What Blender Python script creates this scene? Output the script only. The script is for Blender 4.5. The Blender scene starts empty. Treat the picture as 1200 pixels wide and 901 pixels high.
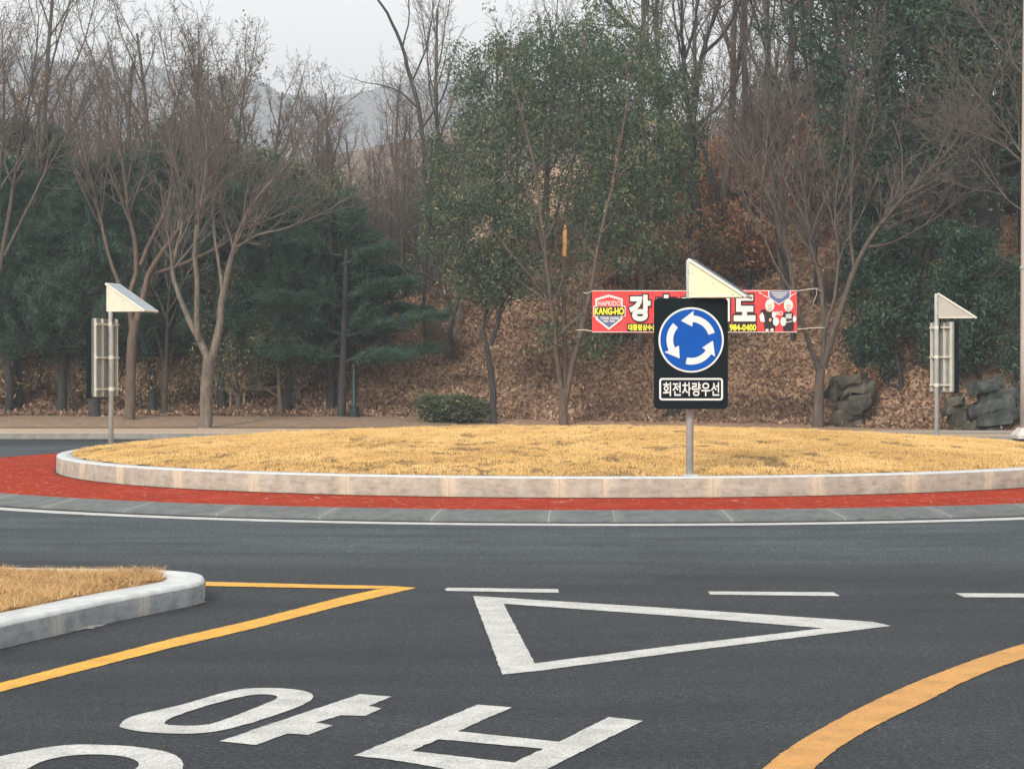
import bpy, math, random
import numpy as np
from mathutils import Vector

# ------------------------------------------------------------------ camera, sky, sun, exposure
SC = bpy.context.scene
COL = SC.collection
F, HY, EYE = 2300.0, 436.0, 1.6          # focal length in photo pixels, horizon row, eye height
cam = bpy.data.cameras.new('camera')
camo = bpy.data.objects.new('camera', cam)
COL.objects.link(camo)
camo.location = (0, 0, EYE)
camo.rotation_euler = (math.radians(90), 0, 0)
cam.sensor_fit = 'HORIZONTAL'; cam.sensor_width = 36.0
cam.lens = F / 1200 * 36
cam.shift_y = (HY - 450.5) / 1200
cam.clip_end = 5000
SC.camera = camo

SUN_EL, SUN_AZ = math.radians(34), math.radians(206)     # azimuth clockwise from +Y
world = bpy.data.worlds.new('World'); SC.world = world
world.use_nodes = True
nt = world.node_tree
bgn = nt.nodes['Background']
sky = nt.nodes.new('ShaderNodeTexSky'); sky.sky_type = 'NISHITA'
sky.sun_disc = False; sky.sun_elevation = SUN_EL; sky.sun_rotation = SUN_AZ
sky.air_density = 1.0; sky.dust_density = 5.0; sky.ozone_density = 1.0
hsv = nt.nodes.new('ShaderNodeHueSaturation'); hsv.inputs['Saturation'].default_value = 0.12
nt.links.new(sky.outputs[0], hsv.inputs['Color'])
cl = nt.nodes.new('ShaderNodeMix'); cl.data_type = 'RGBA'; cl.inputs[0].default_value = .65      # thin bright overcast over the clear sky
cl.inputs[7].default_value = (10.2, 10.0, 9.5, 1)
nt.links.new(hsv.outputs[0], cl.inputs[6]); nt.links.new(cl.outputs[2], bgn.inputs['Color'])
bgn.inputs['Strength'].default_value = 0.14
sl = bpy.data.lights.new('sun', 'SUN'); sl.energy = 2.0; sl.angle = math.radians(10); sl.color = (1.0, 0.93, 0.82)
so = bpy.data.objects.new('sun', sl); COL.objects.link(so)
sdir = Vector((math.sin(SUN_AZ) * math.cos(SUN_EL), math.cos(SUN_AZ) * math.cos(SUN_EL), math.sin(SUN_EL)))
so.rotation_euler = (-sdir).to_track_quat('-Z', 'Y').to_euler()
so.location = sdir * 60
SC.view_settings.view_transform = 'Standard'
SC.view_settings.look = 'None'
SC.view_settings.gamma = 1.0
SC.view_settings.exposure = 0.42
HAZE_DENSITY = 0.0011
SC.cycles.use_denoising = True; SC.cycles.denoising_prefilter = 'NONE'; SC.cycles.max_bounces = 6; SC.cycles.diffuse_bounces = 4; SC.cycles.volume_bounces = 0; SC.cycles.sample_clamp_indirect = 2.0; SC.cycles.sample_clamp_direct = 6.0

# ------------------------------------------------------------------ helpers
def tag(o, label=None, cat=None, group=None, kind=None):
    if label: o['label'] = label
    if cat: o['category'] = cat
    if group: o['group'] = group
    if kind: o['kind'] = kind
    return o

def empty(name, loc, rz=0.0, parent=None):
    o = bpy.data.objects.new(name, None); COL.objects.link(o)
    o.location = loc; o.rotation_euler = (0, 0, rz); o.empty_display_size = .3
    o.parent = parent
    return o

def copy_tree(o, parent=None):
    c = o.copy(); COL.objects.link(c); c.parent = parent
    for ch in list(o.children):
        copy_tree(ch, c)
    return c

def G(px, py, z=0.0):                    # point of a level z seen at a photo pixel
    d = F * (EYE - z) / (py - HY)
    return np.array([(px - 600) / F * d, d, z])
def AT(px, py, d):                       # point at a depth
    return np.array([(px - 600) / F * d, d, EYE - (py - HY) * d / F])

def mesh_np(name, verts, groups, smooth=False, attr=None, uv=None, mats=None):
    """groups: list of int arrays (n,k)."""
    me = bpy.data.meshes.new(name)
    verts = np.asarray(verts, dtype=np.float32)
    me.vertices.add(len(verts)); me.vertices.foreach_set('co', verts.ravel())
    groups = [np.asarray(g, dtype=np.int32) for g in groups if len(g)]
    loops = np.concatenate([g.ravel() for g in groups])
    tot = np.concatenate([np.full(len(g), g.shape[1], np.int32) for g in groups])
    start = np.concatenate([[0], np.cumsum(tot)[:-1]]).astype(np.int32)
    me.loops.add(len(loops)); me.loops.foreach_set('vertex_index', loops)
    me.polygons.add(len(tot)); me.polygons.foreach_set('loop_start', start); me.polygons.foreach_set('loop_total', tot)
    if smooth: me.polygons.foreach_set('use_smooth', np.ones(len(tot), dtype=bool))
    if attr is not None:
        a = me.attributes.new('tint', 'FLOAT', 'FACE'); a.data.foreach_set('value', np.asarray(attr, np.float32))
    if uv is not None:
        l = me.uv_layers.new(name='UVMap'); l.data.foreach_set('uv', np.asarray(uv, np.float32)[loops].ravel())
    if mats is not None:
        me.polygons.foreach_set('material_index', np.asarray(mats, np.int32))
    me.update(calc_edges=True); me.validate()
    return me

def obj(name, me, mat, parent=None, loc=None):
    o = bpy.data.objects.new(name, me); COL.objects.link(o)
    if mat is not None:
        for m in (mat if isinstance(mat, (list, tuple)) else [mat]):
            me.materials.append(m)
    o.parent = parent
    if loc is not None: o.location = loc
    return o

class MB:                                 # small python mesh builder
    def __init__(s): s.v = []; s.f = []
    def add(s, v, f):
        n = len(s.v); s.v += [tuple(map(float, p)) for p in v]; s.f += [tuple(i + n for i in q) for q in f]
    def box(s, x0, x1, y0, y1, z0, z1, b=0.0):
        if b <= 0:
            s.add([(x0,y0,z0),(x1,y0,z0),(x1,y1,z0),(x0,y1,z0),(x0,y0,z1),(x1,y0,z1),(x1,y1,z1),(x0,y1,z1)],
                  [(3,2,1,0),(4,5,6,7),(0,1,5,4),(1,2,6,5),(2,3,7,6),(3,0,4,7)])
        else:
            pts = [(x0+b,y0),(x1-b,y0),(x1,y0+b),(x1,y1-b),(x1-b,y1),(x0+b,y1),(x0,y1-b),(x0,y0+b)]
            s.prism(pts, z0, z1)
    def prism(s, pts, z0, z1):            # polygon in xy
        n = len(pts)
        s.add([(x,y,z0) for x,y in pts] + [(x,y,z1) for x,y in pts],
              [tuple(range(n-1,-1,-1)), tuple(range(n,2*n))] + [(i,(i+1)%n,n+(i+1)%n,n+i) for i in range(n)])
    def prism_y(s, pts, y0, y1):          # polygon in xz, front at y0 (toward -y)
        n = len(pts)
        s.add([(x,y0,z) for x,z in pts] + [(x,y1,z) for x,z in pts],
              [tuple(range(n)), tuple(range(2*n-1,n-1,-1))] + [((i+1)%n,i,n+i,n+(i+1)%n) for i in range(n)])
    def lathe(s, prof, cx=0, cy=0, n=16):
        v = []; f = []
        for r, z in prof:
            for k in range(n):
                a = 2*math.pi*k/n; v.append((cx+r*math.cos(a), cy+r*math.sin(a), z))
        m = len(prof)
        for i in range(m-1):
            for k in range(n):
                k2 = (k+1)%n; f.append((i*n+k, i*n+k2, (i+1)*n+k2, (i+1)*n+k))
        f.append(tuple(range(n-1,-1,-1))); f.append(tuple((m-1)*n+k for k in range(n)))
        s.add(v, f)
    def tube(s, pts, r, n=6):
        P = np.array(pts, float); V, Q = tubes([(P, np.full(len(P), r))], n)
        s.add(V, [tuple(q) for q in Q])
    def build(s, name, mat, parent=None, bevel=0.0, smooth=False, loc=None):
        me = bpy.data.meshes.new(name); me.from_pydata(s.v, [], s.f); me.update()
        if smooth:
            me.polygons.foreach_set('use_smooth', np.ones(len(me.polygons), dtype=bool))
        o = obj(name, me, mat, parent, loc)
        if bevel > 0:
            m = o.modifiers.new('bevel', 'BEVEL'); m.width = bevel; m.segments = 2; m.limit_method = 'ANGLE'; m.angle_limit = math.radians(40)
        return o

def tubes(polys, sides):
    """polys: list of (P(N,3), r(N)); one batch per length."""
    by = {}
    for P, r in polys: by.setdefault(len(P), []).append((P, r))
    Vs = []; Qs = []; off = 0
    for N, L in by.items():
        P = np.array([p for p, _ in L], float); R = np.array([r for _, r in L], float)
        T = np.gradient(P, axis=1); T /= np.linalg.norm(T, axis=2, keepdims=True) + 1e-9
        m = np.abs(T.mean(1)); ref = np.zeros((len(L), 1, 3)); idx = m.argmin(1); ref[np.arange(len(L)), 0, idx] = 1
        U = np.cross(T, np.broadcast_to(ref, T.shape)); U /= np.linalg.norm(U, axis=2, keepdims=True) + 1e-9
        W = np.cross(T, U)
        a = np.arange(sides) * 2 * np.pi / sides
        ring = P[:, :, None, :] + R[:, :, None, None] * (np.cos(a)[None, None, :, None] * U[:, :, None, :] + np.sin(a)[None, None, :, None] * W[:, :, None, :])
        B = len(L)
        base = off + (np.arange(B)[:, None, None] * N + np.arange(N - 1)[None, :, None]) * sides
        k = np.arange(sides)[None, None, :]; k2 = (k + 1) % sides
        q = np.stack([base + k, base + k2, base + sides + k2, base + sides + k], -1).reshape(-1, 4)
        Vs.append(ring.reshape(-1, 3)); Qs.append(q); off += B * N * sides
    if not Vs: return np.zeros((0, 3)), np.zeros((0, 4), int)
    return np.concatenate(Vs), np.concatenate(Qs)

# value noise for terrain and lumps
_rs = np.random.RandomState(7); _tab = _rs.rand(256, 256)
def vnoise(x, y):
    xi = np.floor(x).astype(int); yi = np.floor(y).astype(int); fx = x - xi; fy = y - yi
    fx = fx*fx*(3-2*fx); fy = fy*fy*(3-2*fy)
    a = _tab[xi & 255, yi & 255]; b = _tab[(xi+1) & 255, yi & 255]; c = _tab[xi & 255, (yi+1) & 255]; d = _tab[(xi+1) & 255, (yi+1) & 255]
    return (a*(1-fx)+b*fx)*(1-fy) + (c*(1-fx)+d*fx)*fy
def fbm(x, y, o=4):
    x = np.asarray(x, float); y = np.asarray(y, float)
    s = 0; a = .5
    for i in range(o):
        s = s + a * vnoise(x * 2**i + 17*i, y * 2**i + 31*i); a *= .5
    return s

# ------------------------------------------------------------------ materials
def nmat(name):
    m = bpy.data.materials.new(name); m.use_nodes = True
    return m, m.node_tree, m.node_tree.nodes['Principled BSDF']
def N(t, typ, **kw):
    n = t.nodes.new(typ)
    for k, v in kw.items():
        if hasattr(n, k) and not k[0].isupper(): setattr(n, k, v)
        else: n.inputs[k].default_value = v
    return n
def ramp(t, fac, stops):
    r = t.nodes.new('ShaderNodeValToRGB'); e = r.color_ramp.elements
    while len(e) < len(stops): e.new(.5)
    for el, (p, c) in zip(e, stops): el.position = p; el.color = (*c, 1) if len(c) == 3 else c
    t.links.new(fac, r.inputs['Fac']); return r.outputs['Color']
def noise(t, vec, scale, detail=4, rough=.55):
    n = t.nodes.new('ShaderNodeTexNoise'); n.inputs['Scale'].default_value = scale; n.inputs['Detail'].default_value = detail; n.inputs['Roughness'].default_value = rough
    t.links.new(vec, n.inputs['Vector']); return n.outputs['Fac']
def mix(t, fac, a, b, mode='MIX'):
    n = t.nodes.new('ShaderNodeMix'); n.data_type = 'RGBA'; n.blend_type = mode
    for s, v in ((n.inputs[0], fac), (n.inputs[6], a), (n.inputs[7], b)):
        if hasattr(v, 'is_linked') or hasattr(v, 'links'): t.links.new(v, s)
        elif isinstance(v, (int, float)): s.default_value = v
        else: s.default_value = (*v, 1)
    return n.outputs[2]
def bump(t, b, h, strength=.3, dist=.01):
    n = t.nodes.new('ShaderNodeBump'); n.inputs['Strength'].default_value = strength; n.inputs['Distance'].default_value = dist
    t.links.new(h, n.inputs['Height']); t.links.new(n.outputs[0], b.inputs['Normal'])
def objco(t):
    return t.nodes.new('ShaderNodeTexCoord').outputs['Object']
def mth(t, op, a, b=None):
    n = t.nodes.new('ShaderNodeMath'); n.operation = op
    for i, v in enumerate((a, b)):
        if v is None: continue
        if isinstance(v, (int, float)): n.inputs[i].default_value = v
        else: t.links.new(v, n.inputs[i])
    return n.outputs[0]

def simple(name, stops, scale=6, rough=.8, metal=0.0, bmp=0.0, bscale=40, spec=.4, stretch=None):
    m, t, b = nmat(name); co = objco(t)
    if stretch:
        mp = t.nodes.new('ShaderNodeMapping'); mp.inputs['Scale'].default_value = stretch; t.links.new(co, mp.inputs['Vector']); co = mp.outputs[0]
    c = ramp(t, noise(t, co, scale), stops); t.links.new(c, b.inputs['Base Color'])
    b.inputs['Roughness'].default_value = rough; b.inputs['Metallic'].default_value = metal; b.inputs['Specular IOR Level'].default_value = spec
    if bmp: bump(t, b, noise(t, co, bscale), bmp, .01)
    return m

def m_asphalt():
    m, t, b = nmat('asphalt'); co = objco(t)
    fine = noise(t, co, 62, 4, .8); grit = noise(t, co, 24, 5, .8); mid = noise(t, co, 6, 5); big = noise(t, co, .5, 3)
    mp = t.nodes.new('ShaderNodeMapping'); mp.inputs['Scale'].default_value = (.25, 1.6, 1); t.links.new(co, mp.inputs['Vector'])
    streak = noise(t, mp.outputs[0], 1.1, 4)
    c = ramp(t, fine, [(.35, (.003,.0045,.0065)), (.5, (.0155,.020,.0255)), (.60, (.038,.046,.054)), (.68, (.145,.152,.158))])
    c = mix(t, 1.0, c, ramp(t, grit, [(.36, (.35,.36,.38)), (.5, (.95,.96,.98)), (.64, (1.7,1.68,1.62))]), 'MULTIPLY')
    c = mix(t, 1.0, c, ramp(t, streak, [(.3, (.62,.65,.70)), (.5, (1,1,1)), (.72, (1.32,1.28,1.2))]), 'MULTIPLY')
    c = mix(t, 1.0, c, ramp(t, big, [(.3, (.82,.83,.86)), (.7, (1.16,1.14,1.1))]), 'MULTIPLY')
    c = mix(t, 1.0, c, ramp(t, mid, [(.3, (.82,.82,.83)), (.7, (1.15,1.15,1.14))]), 'MULTIPLY')
    # greyer band, grazing gloss painted into the colour, where the traffic circulates
    sx = t.nodes.new('ShaderNodeSeparateXYZ'); t.links.new(co, sx.inputs[0])
    dx = mth(t, 'SUBTRACT', sx.outputs[0], 1.09); dy = mth(t, 'SUBTRACT', sx.outputs[1], 32.0)
    rr = mth(t, 'SQRT', mth(t, 'ADD', mth(t, 'MULTIPLY', dx, dx), mth(t, 'MULTIPLY', dy, dy)))
    rr = mth(t, 'ADD', rr, mth(t, 'MULTIPLY', mid, 1.2))
    an = mth(t, 'ARCTAN2', dx, dy); cb = t.nodes.new('ShaderNodeCombineXYZ'); t.links.new(mth(t, 'MULTIPLY', an, 3.0), cb.inputs[0]); t.links.new(mth(t, 'MULTIPLY', rr, 2.0), cb.inputs[1])
    arc = noise(t, cb.outputs[0], 1.0, 4, .6)
    arcc = mix(t, 1.0, c, ramp(t, arc, [(.3, (.58,.60,.64)), (.48, (1,1,1)), (.68, (1.3,1.25,1.15))]), 'MULTIPLY')
    c = mix(t, ramp(t, mth(t, 'DIVIDE', rr, 24), [(.70, (1,1,1)), (.80, (0,0,0))]), c, arcc)
    oil = ramp(t, noise(t, co, 1.7, 3, .5), [(.66, (0,0,0)), (.74, (.6,.6,.6))]); c = mix(t, oil, c, (.012,.013,.015))
    w = ramp(t, mth(t, 'DIVIDE', rr, 24), [(.48, (1,1,1)), (.64, (1,1,1)), (.74, (0,0,0))])
    c = mix(t, w, c, mix(t, 1.0, c, (2.05,2.12,2.08), 'MULTIPLY'))
    t.links.new(c, b.inputs['Base Color']); b.inputs['Roughness'].default_value = .82; b.inputs['Specular IOR Level'].default_value = .35
    bump(t, b, grit, .9, .012)
    return m
def m_paint(name, col, dirt):
    m, t, b = nmat(name); co = objco(t)
    n1 = noise(t, co, 120, 3, .75); n2 = noise(t, co, 5, 5)
    c = ramp(t, n1, [(.30, (.10,.10,.10)), (.41, dirt), (.54, col), (.8, tuple(min(1, v*1.08) for v in col))])
    c = mix(t, 1.0, c, ramp(t, n2, [(.3, (.74,.74,.73)), (.6, (1,1,1))]), 'MULTIPLY')
    t.links.new(c, b.inputs['Base Color']); b.inputs['Roughness'].default_value = .7
    bump(t, b, n1, .4, .004)
    return m
def m_kerb(name, lo, hi, patch, period, dark=(.2,.19,.18)):
    m, t, b = nmat(name); co = objco(t)
    uv = t.nodes.new('ShaderNodeUVMap').outputs[0]
    sx = t.nodes.new('ShaderNodeSeparateXYZ'); t.links.new(uv, sx.inputs[0])
    u = sx.outputs[0]
    n = noise(t, co, 7, 6, .65); n2 = noise(t, co, 30, 4, .6); n3 = noise(t, co, 3.2, 3)
    c = ramp(t, n, [(.28, lo), (.7, hi)])
    mp = t.nodes.new('ShaderNodeMapping'); mp.inputs['Scale'].default_value = (2.2, 2.2, 9); t.links.new(co, mp.inputs['Vector'])
    st = noise(t, mp.outputs[0], 2.5, 5, .7)
    c = mix(t, 1.0, c, ramp(t, st, [(.3, (.72,.69,.68)), (.5, (1,1,1)), (.75, (1.1,1.09,1.08))]), 'MULTIPLY')
    # mortar smeared over the joints
    ph = mth(t, 'ABSOLUTE', mth(t, 'SUBTRACT', mth(t, 'FRACT', mth(t, 'DIVIDE', u, period)), .5))
    ph = mth(t, 'ADD', ph, mth(t, 'MULTIPLY', mth(t, 'SUBTRACT', n3, .5), .16)); ph = mth(t, 'ADD', ph, mth(t, 'MULTIPLY', mth(t, 'SUBTRACT', n2, .5), .14))
    w = ramp(t, ph, [(.40, (0,0,0)), (.47, (.7,.7,.7))])
    c = mix(t, w, c, patch)
    jt = ramp(t, mth(t, 'ABSOLUTE', mth(t, 'SUBTRACT', mth(t, 'FRACT', mth(t, 'DIVIDE', u, period)), .5)), [(.492, (0,0,0)), (.497, (.5,.5,.5))])
    c = mix(t, jt, c, dark)
    t.links.new(c, b.inputs['Base Color']); b.inputs['Roughness'].default_value = .85
    bump(t, b, n2, .35, .006)
    return m
def m_apron():
    m, t, b = nmat('red_paving'); co = objco(t)
    n = noise(t, co, 40, 4, .6); n2 = noise(t, co, 1.5, 4)
    vo = t.nodes.new('ShaderNodeTexVoronoi'); vo.feature = 'DISTANCE_TO_EDGE'; vo.inputs['Scale'].default_value = 4.2; t.links.new(co, vo.inputs['Vector'])
    c = ramp(t, n, [(.3, (.19,.016,.005)), (.6, (.31,.028,.008)), (.75, (.38,.055,.022))])
    c = mix(t, 1.0, c, ramp(t, n2, [(.3, (.82,.82,.82)), (.7, (1.1,1.1,1.1))]), 'MULTIPLY')
    b.inputs['Specular IOR Level'].default_value = .08
    line = ramp(t, vo.outputs['Distance'], [(.0, (1,1,1)), (.045, (0,0,0))])
    spot = ramp(t, noise(t, co, 9, 2), [(.53, (0,0,0)), (.63, (.75,.75,.75))])
    c = mix(t, mix(t, 1.0, line, spot, 'MULTIPLY'), c, (.62,.42,.36))
    t.links.new(c, b.inputs['Base Color']); b.inputs['Roughness'].default_value = .85
    bump(t, b, vo.outputs['Distance'], .25, .02)
    return m
def m_leaf(name, stops, trans=.25, rough=.6):
    m, t, b = nmat(name)
    a = t.nodes.new('ShaderNodeAttribute'); a.attribute_name = 'tint'
    c = ramp(t, a.outputs['Fac'], stops)
    t.links.new(c, b.inputs['Base Color']); b.inputs['Roughness'].default_value = rough; b.inputs['Specular IOR Level'].default_value = .3
    tr = t.nodes.new('ShaderNodeBsdfTranslucent'); t.links.new(c, tr.inputs['Color'])
    mx = t.nodes.new('ShaderNodeMixShader'); mx.inputs[0].default_value = trans
    out = t.nodes['Material Output']
    t.links.new(b.outputs[0], mx.inputs[1]); t.links.new(tr.outputs[0], mx.inputs[2]); t.links.new(mx.outputs[0], out.inputs['Surface'])
    return m
def m_flat(name, col, rough=.5, metal=0.0, spec=.4, var=.06):
    return simple(name, [(.3, tuple(v*(1-var) for v in col)), (.7, tuple(min(1, v*(1+var)) for v in col))], 9, rough, metal, 0, 40, spec)
def m_bark(name, a, b_, c_):
    m, t, b = nmat(name); co = objco(t)
    mp = t.nodes.new('ShaderNodeMapping'); mp.inputs['Scale'].default_value = (6, 6, 1.4); t.links.new(co, mp.inputs['Vector'])
    n = noise(t, mp.outputs[0], 2.6, 6, .7); n2 = noise(t, co, .9, 3)
    c = ramp(t, n, [(.3, a), (.55, b_), (.75, c_)])
    c = mix(t, 1.0, c, ramp(t, n2, [(.3, (.75,.75,.75)), (.7, (1.2,1.2,1.2))]), 'MULTIPLY')
    t.links.new(c, b.inputs['Base Color']); b.inputs['Roughness'].default_value = .9
    bump(t, b, n, .6, .03)
    return m

M = dict(
    asphalt=m_asphalt(), white=m_paint('white_paint', (.52,.525,.515), (.30,.30,.30)), yellow=m_paint('yellow_paint', (.70,.36,.03), (.45,.23,.03)), orange=m_paint('orange_paint', (.54,.265,.065), (.36,.19,.05)),
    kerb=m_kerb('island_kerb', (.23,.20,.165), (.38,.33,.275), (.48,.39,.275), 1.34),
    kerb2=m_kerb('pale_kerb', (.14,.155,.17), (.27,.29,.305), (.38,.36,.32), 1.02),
    kerbtop_lit=simple('lit_kerb_top', [(.3, (.38,.40,.41)), (.7, (.52,.54,.55))], 9, .8, 0, .2, 60),  # cleaner kerb tops, with sky light also painted into the pale tone
    concrete=simple('old_concrete', [(.3, (.17,.17,.155)), (.7, (.27,.265,.24))], 5, .9, 0, .3, 40), joint_and_shade=simple('dark_joint_and_shade', [(.3, (.02,.018,.016)), (.7, (.05,.045,.04))], 9, .95),  # last one: gutter gap and the painted contact shade at the kerb foot
    gutter=m_kerb('gutter', (.07,.078,.08), (.115,.125,.128), (.125,.132,.132), .95, (.34,.34,.33)),
    apron=m_apron(),
    soil=simple('soil', [(.3, (.13,.085,.055)), (.5, (.22,.15,.10)), (.7, (.34,.25,.17))], 9, .95, 0, .6, 30),
    litterbed=simple('litter_bed', [(.3, (.13,.08,.052)), (.5, (.28,.175,.11)), (.72, (.42,.28,.18))], 5, .95, 0, .8, 22),
    turfbed=simple('turf_bed', [(.3, (.07,.042,.018)), (.45, (.19,.115,.045)), (.7, (.36,.22,.085))], 14, .95, 0, .8, 40, .2, (1, .45, 1)),
    sidewalk=simple('sidewalk', [(.3, (.32,.235,.17)), (.7, (.42,.315,.235))], 4, .9, 0, .2, 60),
    gravel=simple('gravel', [(.35, (.16,.13,.11)), (.5, (.30,.26,.22)), (.7, (.48,.44,.40))], 30, .95, 0, .7, 50),
    steel=m_flat('galvanised_steel', (.40,.42,.42), .4, .0, .5, .12),
    alu=m_flat('aluminium_sheet', (.58,.55,.48), .45, .25, .5, .08),
    alusheet=m_flat('dull_aluminium_back', (.22,.23,.22), .5, .2, .5, .15),
    alu_shade=m_flat('shaded_aluminium', (.36,.335,.29), .45, .1, .5, .08), alu_lit=m_flat('lit_aluminium', (.60,.55,.43), .45, .1, .5, .05),  # same aluminium boxes; shade and light put into each tone
    alu_warmlit=m_flat('warm_lit_aluminium', (.72,.64,.38), .45, .1, .5, .05),  # warm sunlight painted into the front box's aluminium
    black=m_flat('black_panel', (.005,.009,.011), .7, 0, .06, .1),
    signwhite=m_flat('sign_white', (.66,.645,.61), .5, 0, .4, .03),
    blue=m_flat('sign_blue', (.003,.07,.33), .6, 0, .08, .05),
    solar=m_flat('solar_glass', (.16,.20,.25), .25, 0, .8, .2),  # base colour lightened to carry the sky reflection
    bred=m_flat('banner_red', (.78,.055,.055), .7, 0, .2, .05),
    bwhite=m_flat('banner_white', (.70,.665,.61), .7, 0, .2, .03),
    bblack=m_flat('banner_black', (.03,.018,.02), .7, 0, .2, .1),
    byellow=m_flat('banner_yellow', (.86,.76,.05), .7, 0, .2, .03),
    bblue=m_flat('banner_blue', (.12,.13,.26), .7, 0, .2, .08),
    bskin=m_flat('banner_skin', (.72,.42,.30), .7, 0, .2, .05),
    bgrey=m_flat('banner_grey', (.45,.44,.42), .7, 0, .2, .05),
    rope=m_flat('rope', (.55,.50,.40), .9),
    lamp=m_flat('lamp_paint', (.44,.37,.32), .5, 0, .4, .06), plinth=m_flat('plinth', (.50,.46,.42), .9),
    greenpaint=m_flat('green_paint', (.010,.022,.022), .5),
    bark=m_bark('grey_brown_bark', (.045,.035,.028), (.10,.076,.06), (.18,.14,.11)),
    barkpale=m_bark('pale_bark', (.06,.048,.039), (.145,.115,.09), (.24,.195,.155)), barkred=m_bark('reddish_bark', (.055,.038,.028), (.12,.082,.060), (.20,.145,.108)),
    barkdark=m_bark('dark_bark', (.015,.016,.017), (.035,.033,.032), (.07,.06,.055)),
    twig=simple('twigs', [(.3, (.075,.060,.050)), (.7, (.145,.115,.096))], 2, .9),
    twiggrey=simple('grey_twigs', [(.3, (.11,.095,.085)), (.7, (.22,.19,.165))], 2, .9),
    twigdark=simple('dark_twigs', [(.3, (.035,.028,.026)), (.7, (.085,.066,.058))], 2, .9),
    rawwood=simple('split_wood', [(.3, (.62,.30,.10)), (.7, (.80,.46,.19))], 4, .8, 0, 0, 40, .3, (5, 5, .6)),
    leafA=m_leaf('evergreen_leaves', [(0, (.020,.044,.028)), (.45, (.056,.095,.054)), (.8, (.11,.15,.085)), (.95, (.19,.21,.115)), (1, (.33,.28,.13))], .35),
    leafB=m_leaf('deep_green_leaves', [(0, (.010,.030,.022)), (.5, (.042,.090,.056)), (.85, (.085,.145,.085)), (1, (.16,.20,.11))], .35),
    leafC=m_leaf('olive_leaves', [(0, (.045,.065,.036)), (.5, (.085,.11,.06)), (.85, (.15,.16,.085)), (1, (.28,.23,.12))]),
    needle=m_leaf('pine_needles', [(0, (.024,.060,.048)), (.5, (.052,.112,.080)), (.9, (.095,.165,.105)), (1, (.15,.19,.10))], .3),
    dry=m_leaf('dry_leaves', [(0, (.13,.07,.045)), (.4, (.31,.20,.132)), (.75, (.46,.315,.215)), (1, (.64,.49,.365))], .2, .85),
    dryorange=m_leaf('orange_dry_leaves', [(0, (.18,.08,.04)), (.5, (.40,.20,.10)), (1, (.58,.34,.19))], .25, .85),
    straw=m_leaf('straw', [(0, (.36,.23,.10)), (.4, (.73,.49,.195)), (.75, (.86,.62,.29)), (1, (.92,.75,.44))], .3, .85),
    straw2=m_leaf('straw_brown', [(0, (.24,.145,.065)), (.4, (.58,.38,.18)), (.75, (.76,.53,.28)), (1, (.88,.70,.44))], .3, .85),
    tangrass=m_leaf('tan_grass', [(0, (.28,.18,.10)), (.5, (.52,.37,.225)), (1, (.72,.56,.38))], .25, .85),
    rock=simple('mossy_rock', [(.3, (.015,.013,.010)), (.5, (.06,.052,.038)), (.7, (.13,.115,.085))], 2.2, .95, 0, .9, 9),
    rock2=simple('grey_rock', [(.3, (.012,.013,.012)), (.5, (.038,.042,.038)), (.72, (.095,.10,.092))], 2.6, .95, 0, .9, 9),
    oldwood=simple('weathered_wood', [(.3, (.12,.09,.07)), (.7, (.28,.22,.17))], 4, .9, 0, .3, 30),
    farhill=simple('far_hill', [(.3, (.10,.075,.06)), (.5, (.17,.125,.10)), (.7, (.12,.105,.08))], .12, 1, 0, .8, 1.2),
    mountain=simple('mountain', [(.3, (.09,.09,.095)), (.5, (.15,.14,.14)), (.7, (.10,.11,.105))], .03, 1, 0, .8, .3),
)

# ------------------------------------------------------------------ setting: terrain, road, islands
CX, CY = 1.09, 32.0
def sstep(a, b, x):
    t = np.clip((x - a) / (b - a), 0, 1); return t*t*(3-2*t)
def terrain(x, y):
    x = np.asarray(x, float); y = np.asarray(y, float)
    toe = np.interp(x, [-40, -10, -3, 2, 8, 13, 20, 40], [57.5, 57, 56, 55, 54.2, 50, 49, 49])
    H = np.interp(x, [-60, -12, -7, -3, 1, 5, 12, 30, 60], [2.0, 2.0, 2.4, 4.4, 7.6, 10.2, 11.6, 13, 14])
    slope = np.interp(x, [-20, -7, 0, 10], [.55, .55, .66, .78])
    s = slope * np.maximum(y - toe, 0)
    z = H * (1 - np.exp(-(s / H) ** 1.6)) ** (1/1.6)
    z = z + .03 * np.maximum(y - toe - 14, 0)
    base = .12 + .22 * sstep(52, 56, y) * (y < toe + 50)
    far = 9 * sstep(85, 150, y) * sstep(20, -10, x)
    lump = (fbm(x*.5, y*.5) - .5) * .9 * np.clip((y - toe) / 4, 0, 1) + (fbm(x*1.7+9, y*1.7) - .5) * .35 * np.clip((y - toe + .8) / 2, 0, 1)
    return base + z + far + lump
def grid_mesh(name, xs, ys, zf, smooth=True):
    Xg, Yg = np.meshgrid(xs, ys); Z = zf(Xg, Yg)
    V = np.stack([Xg, Yg, Z], -1).reshape(-1, 3); nx, ny = len(xs), len(ys)
    i = (np.arange(ny-1)[:, None]*nx + np.arange(nx-1)[None, :]).ravel()
    return mesh_np(name, V, [np.stack([i, i+1, i+nx+1, i+nx], 1)], smooth)
def TZ(x, y): return float(terrain(np.array([x]), np.array([y]))[0])

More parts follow.
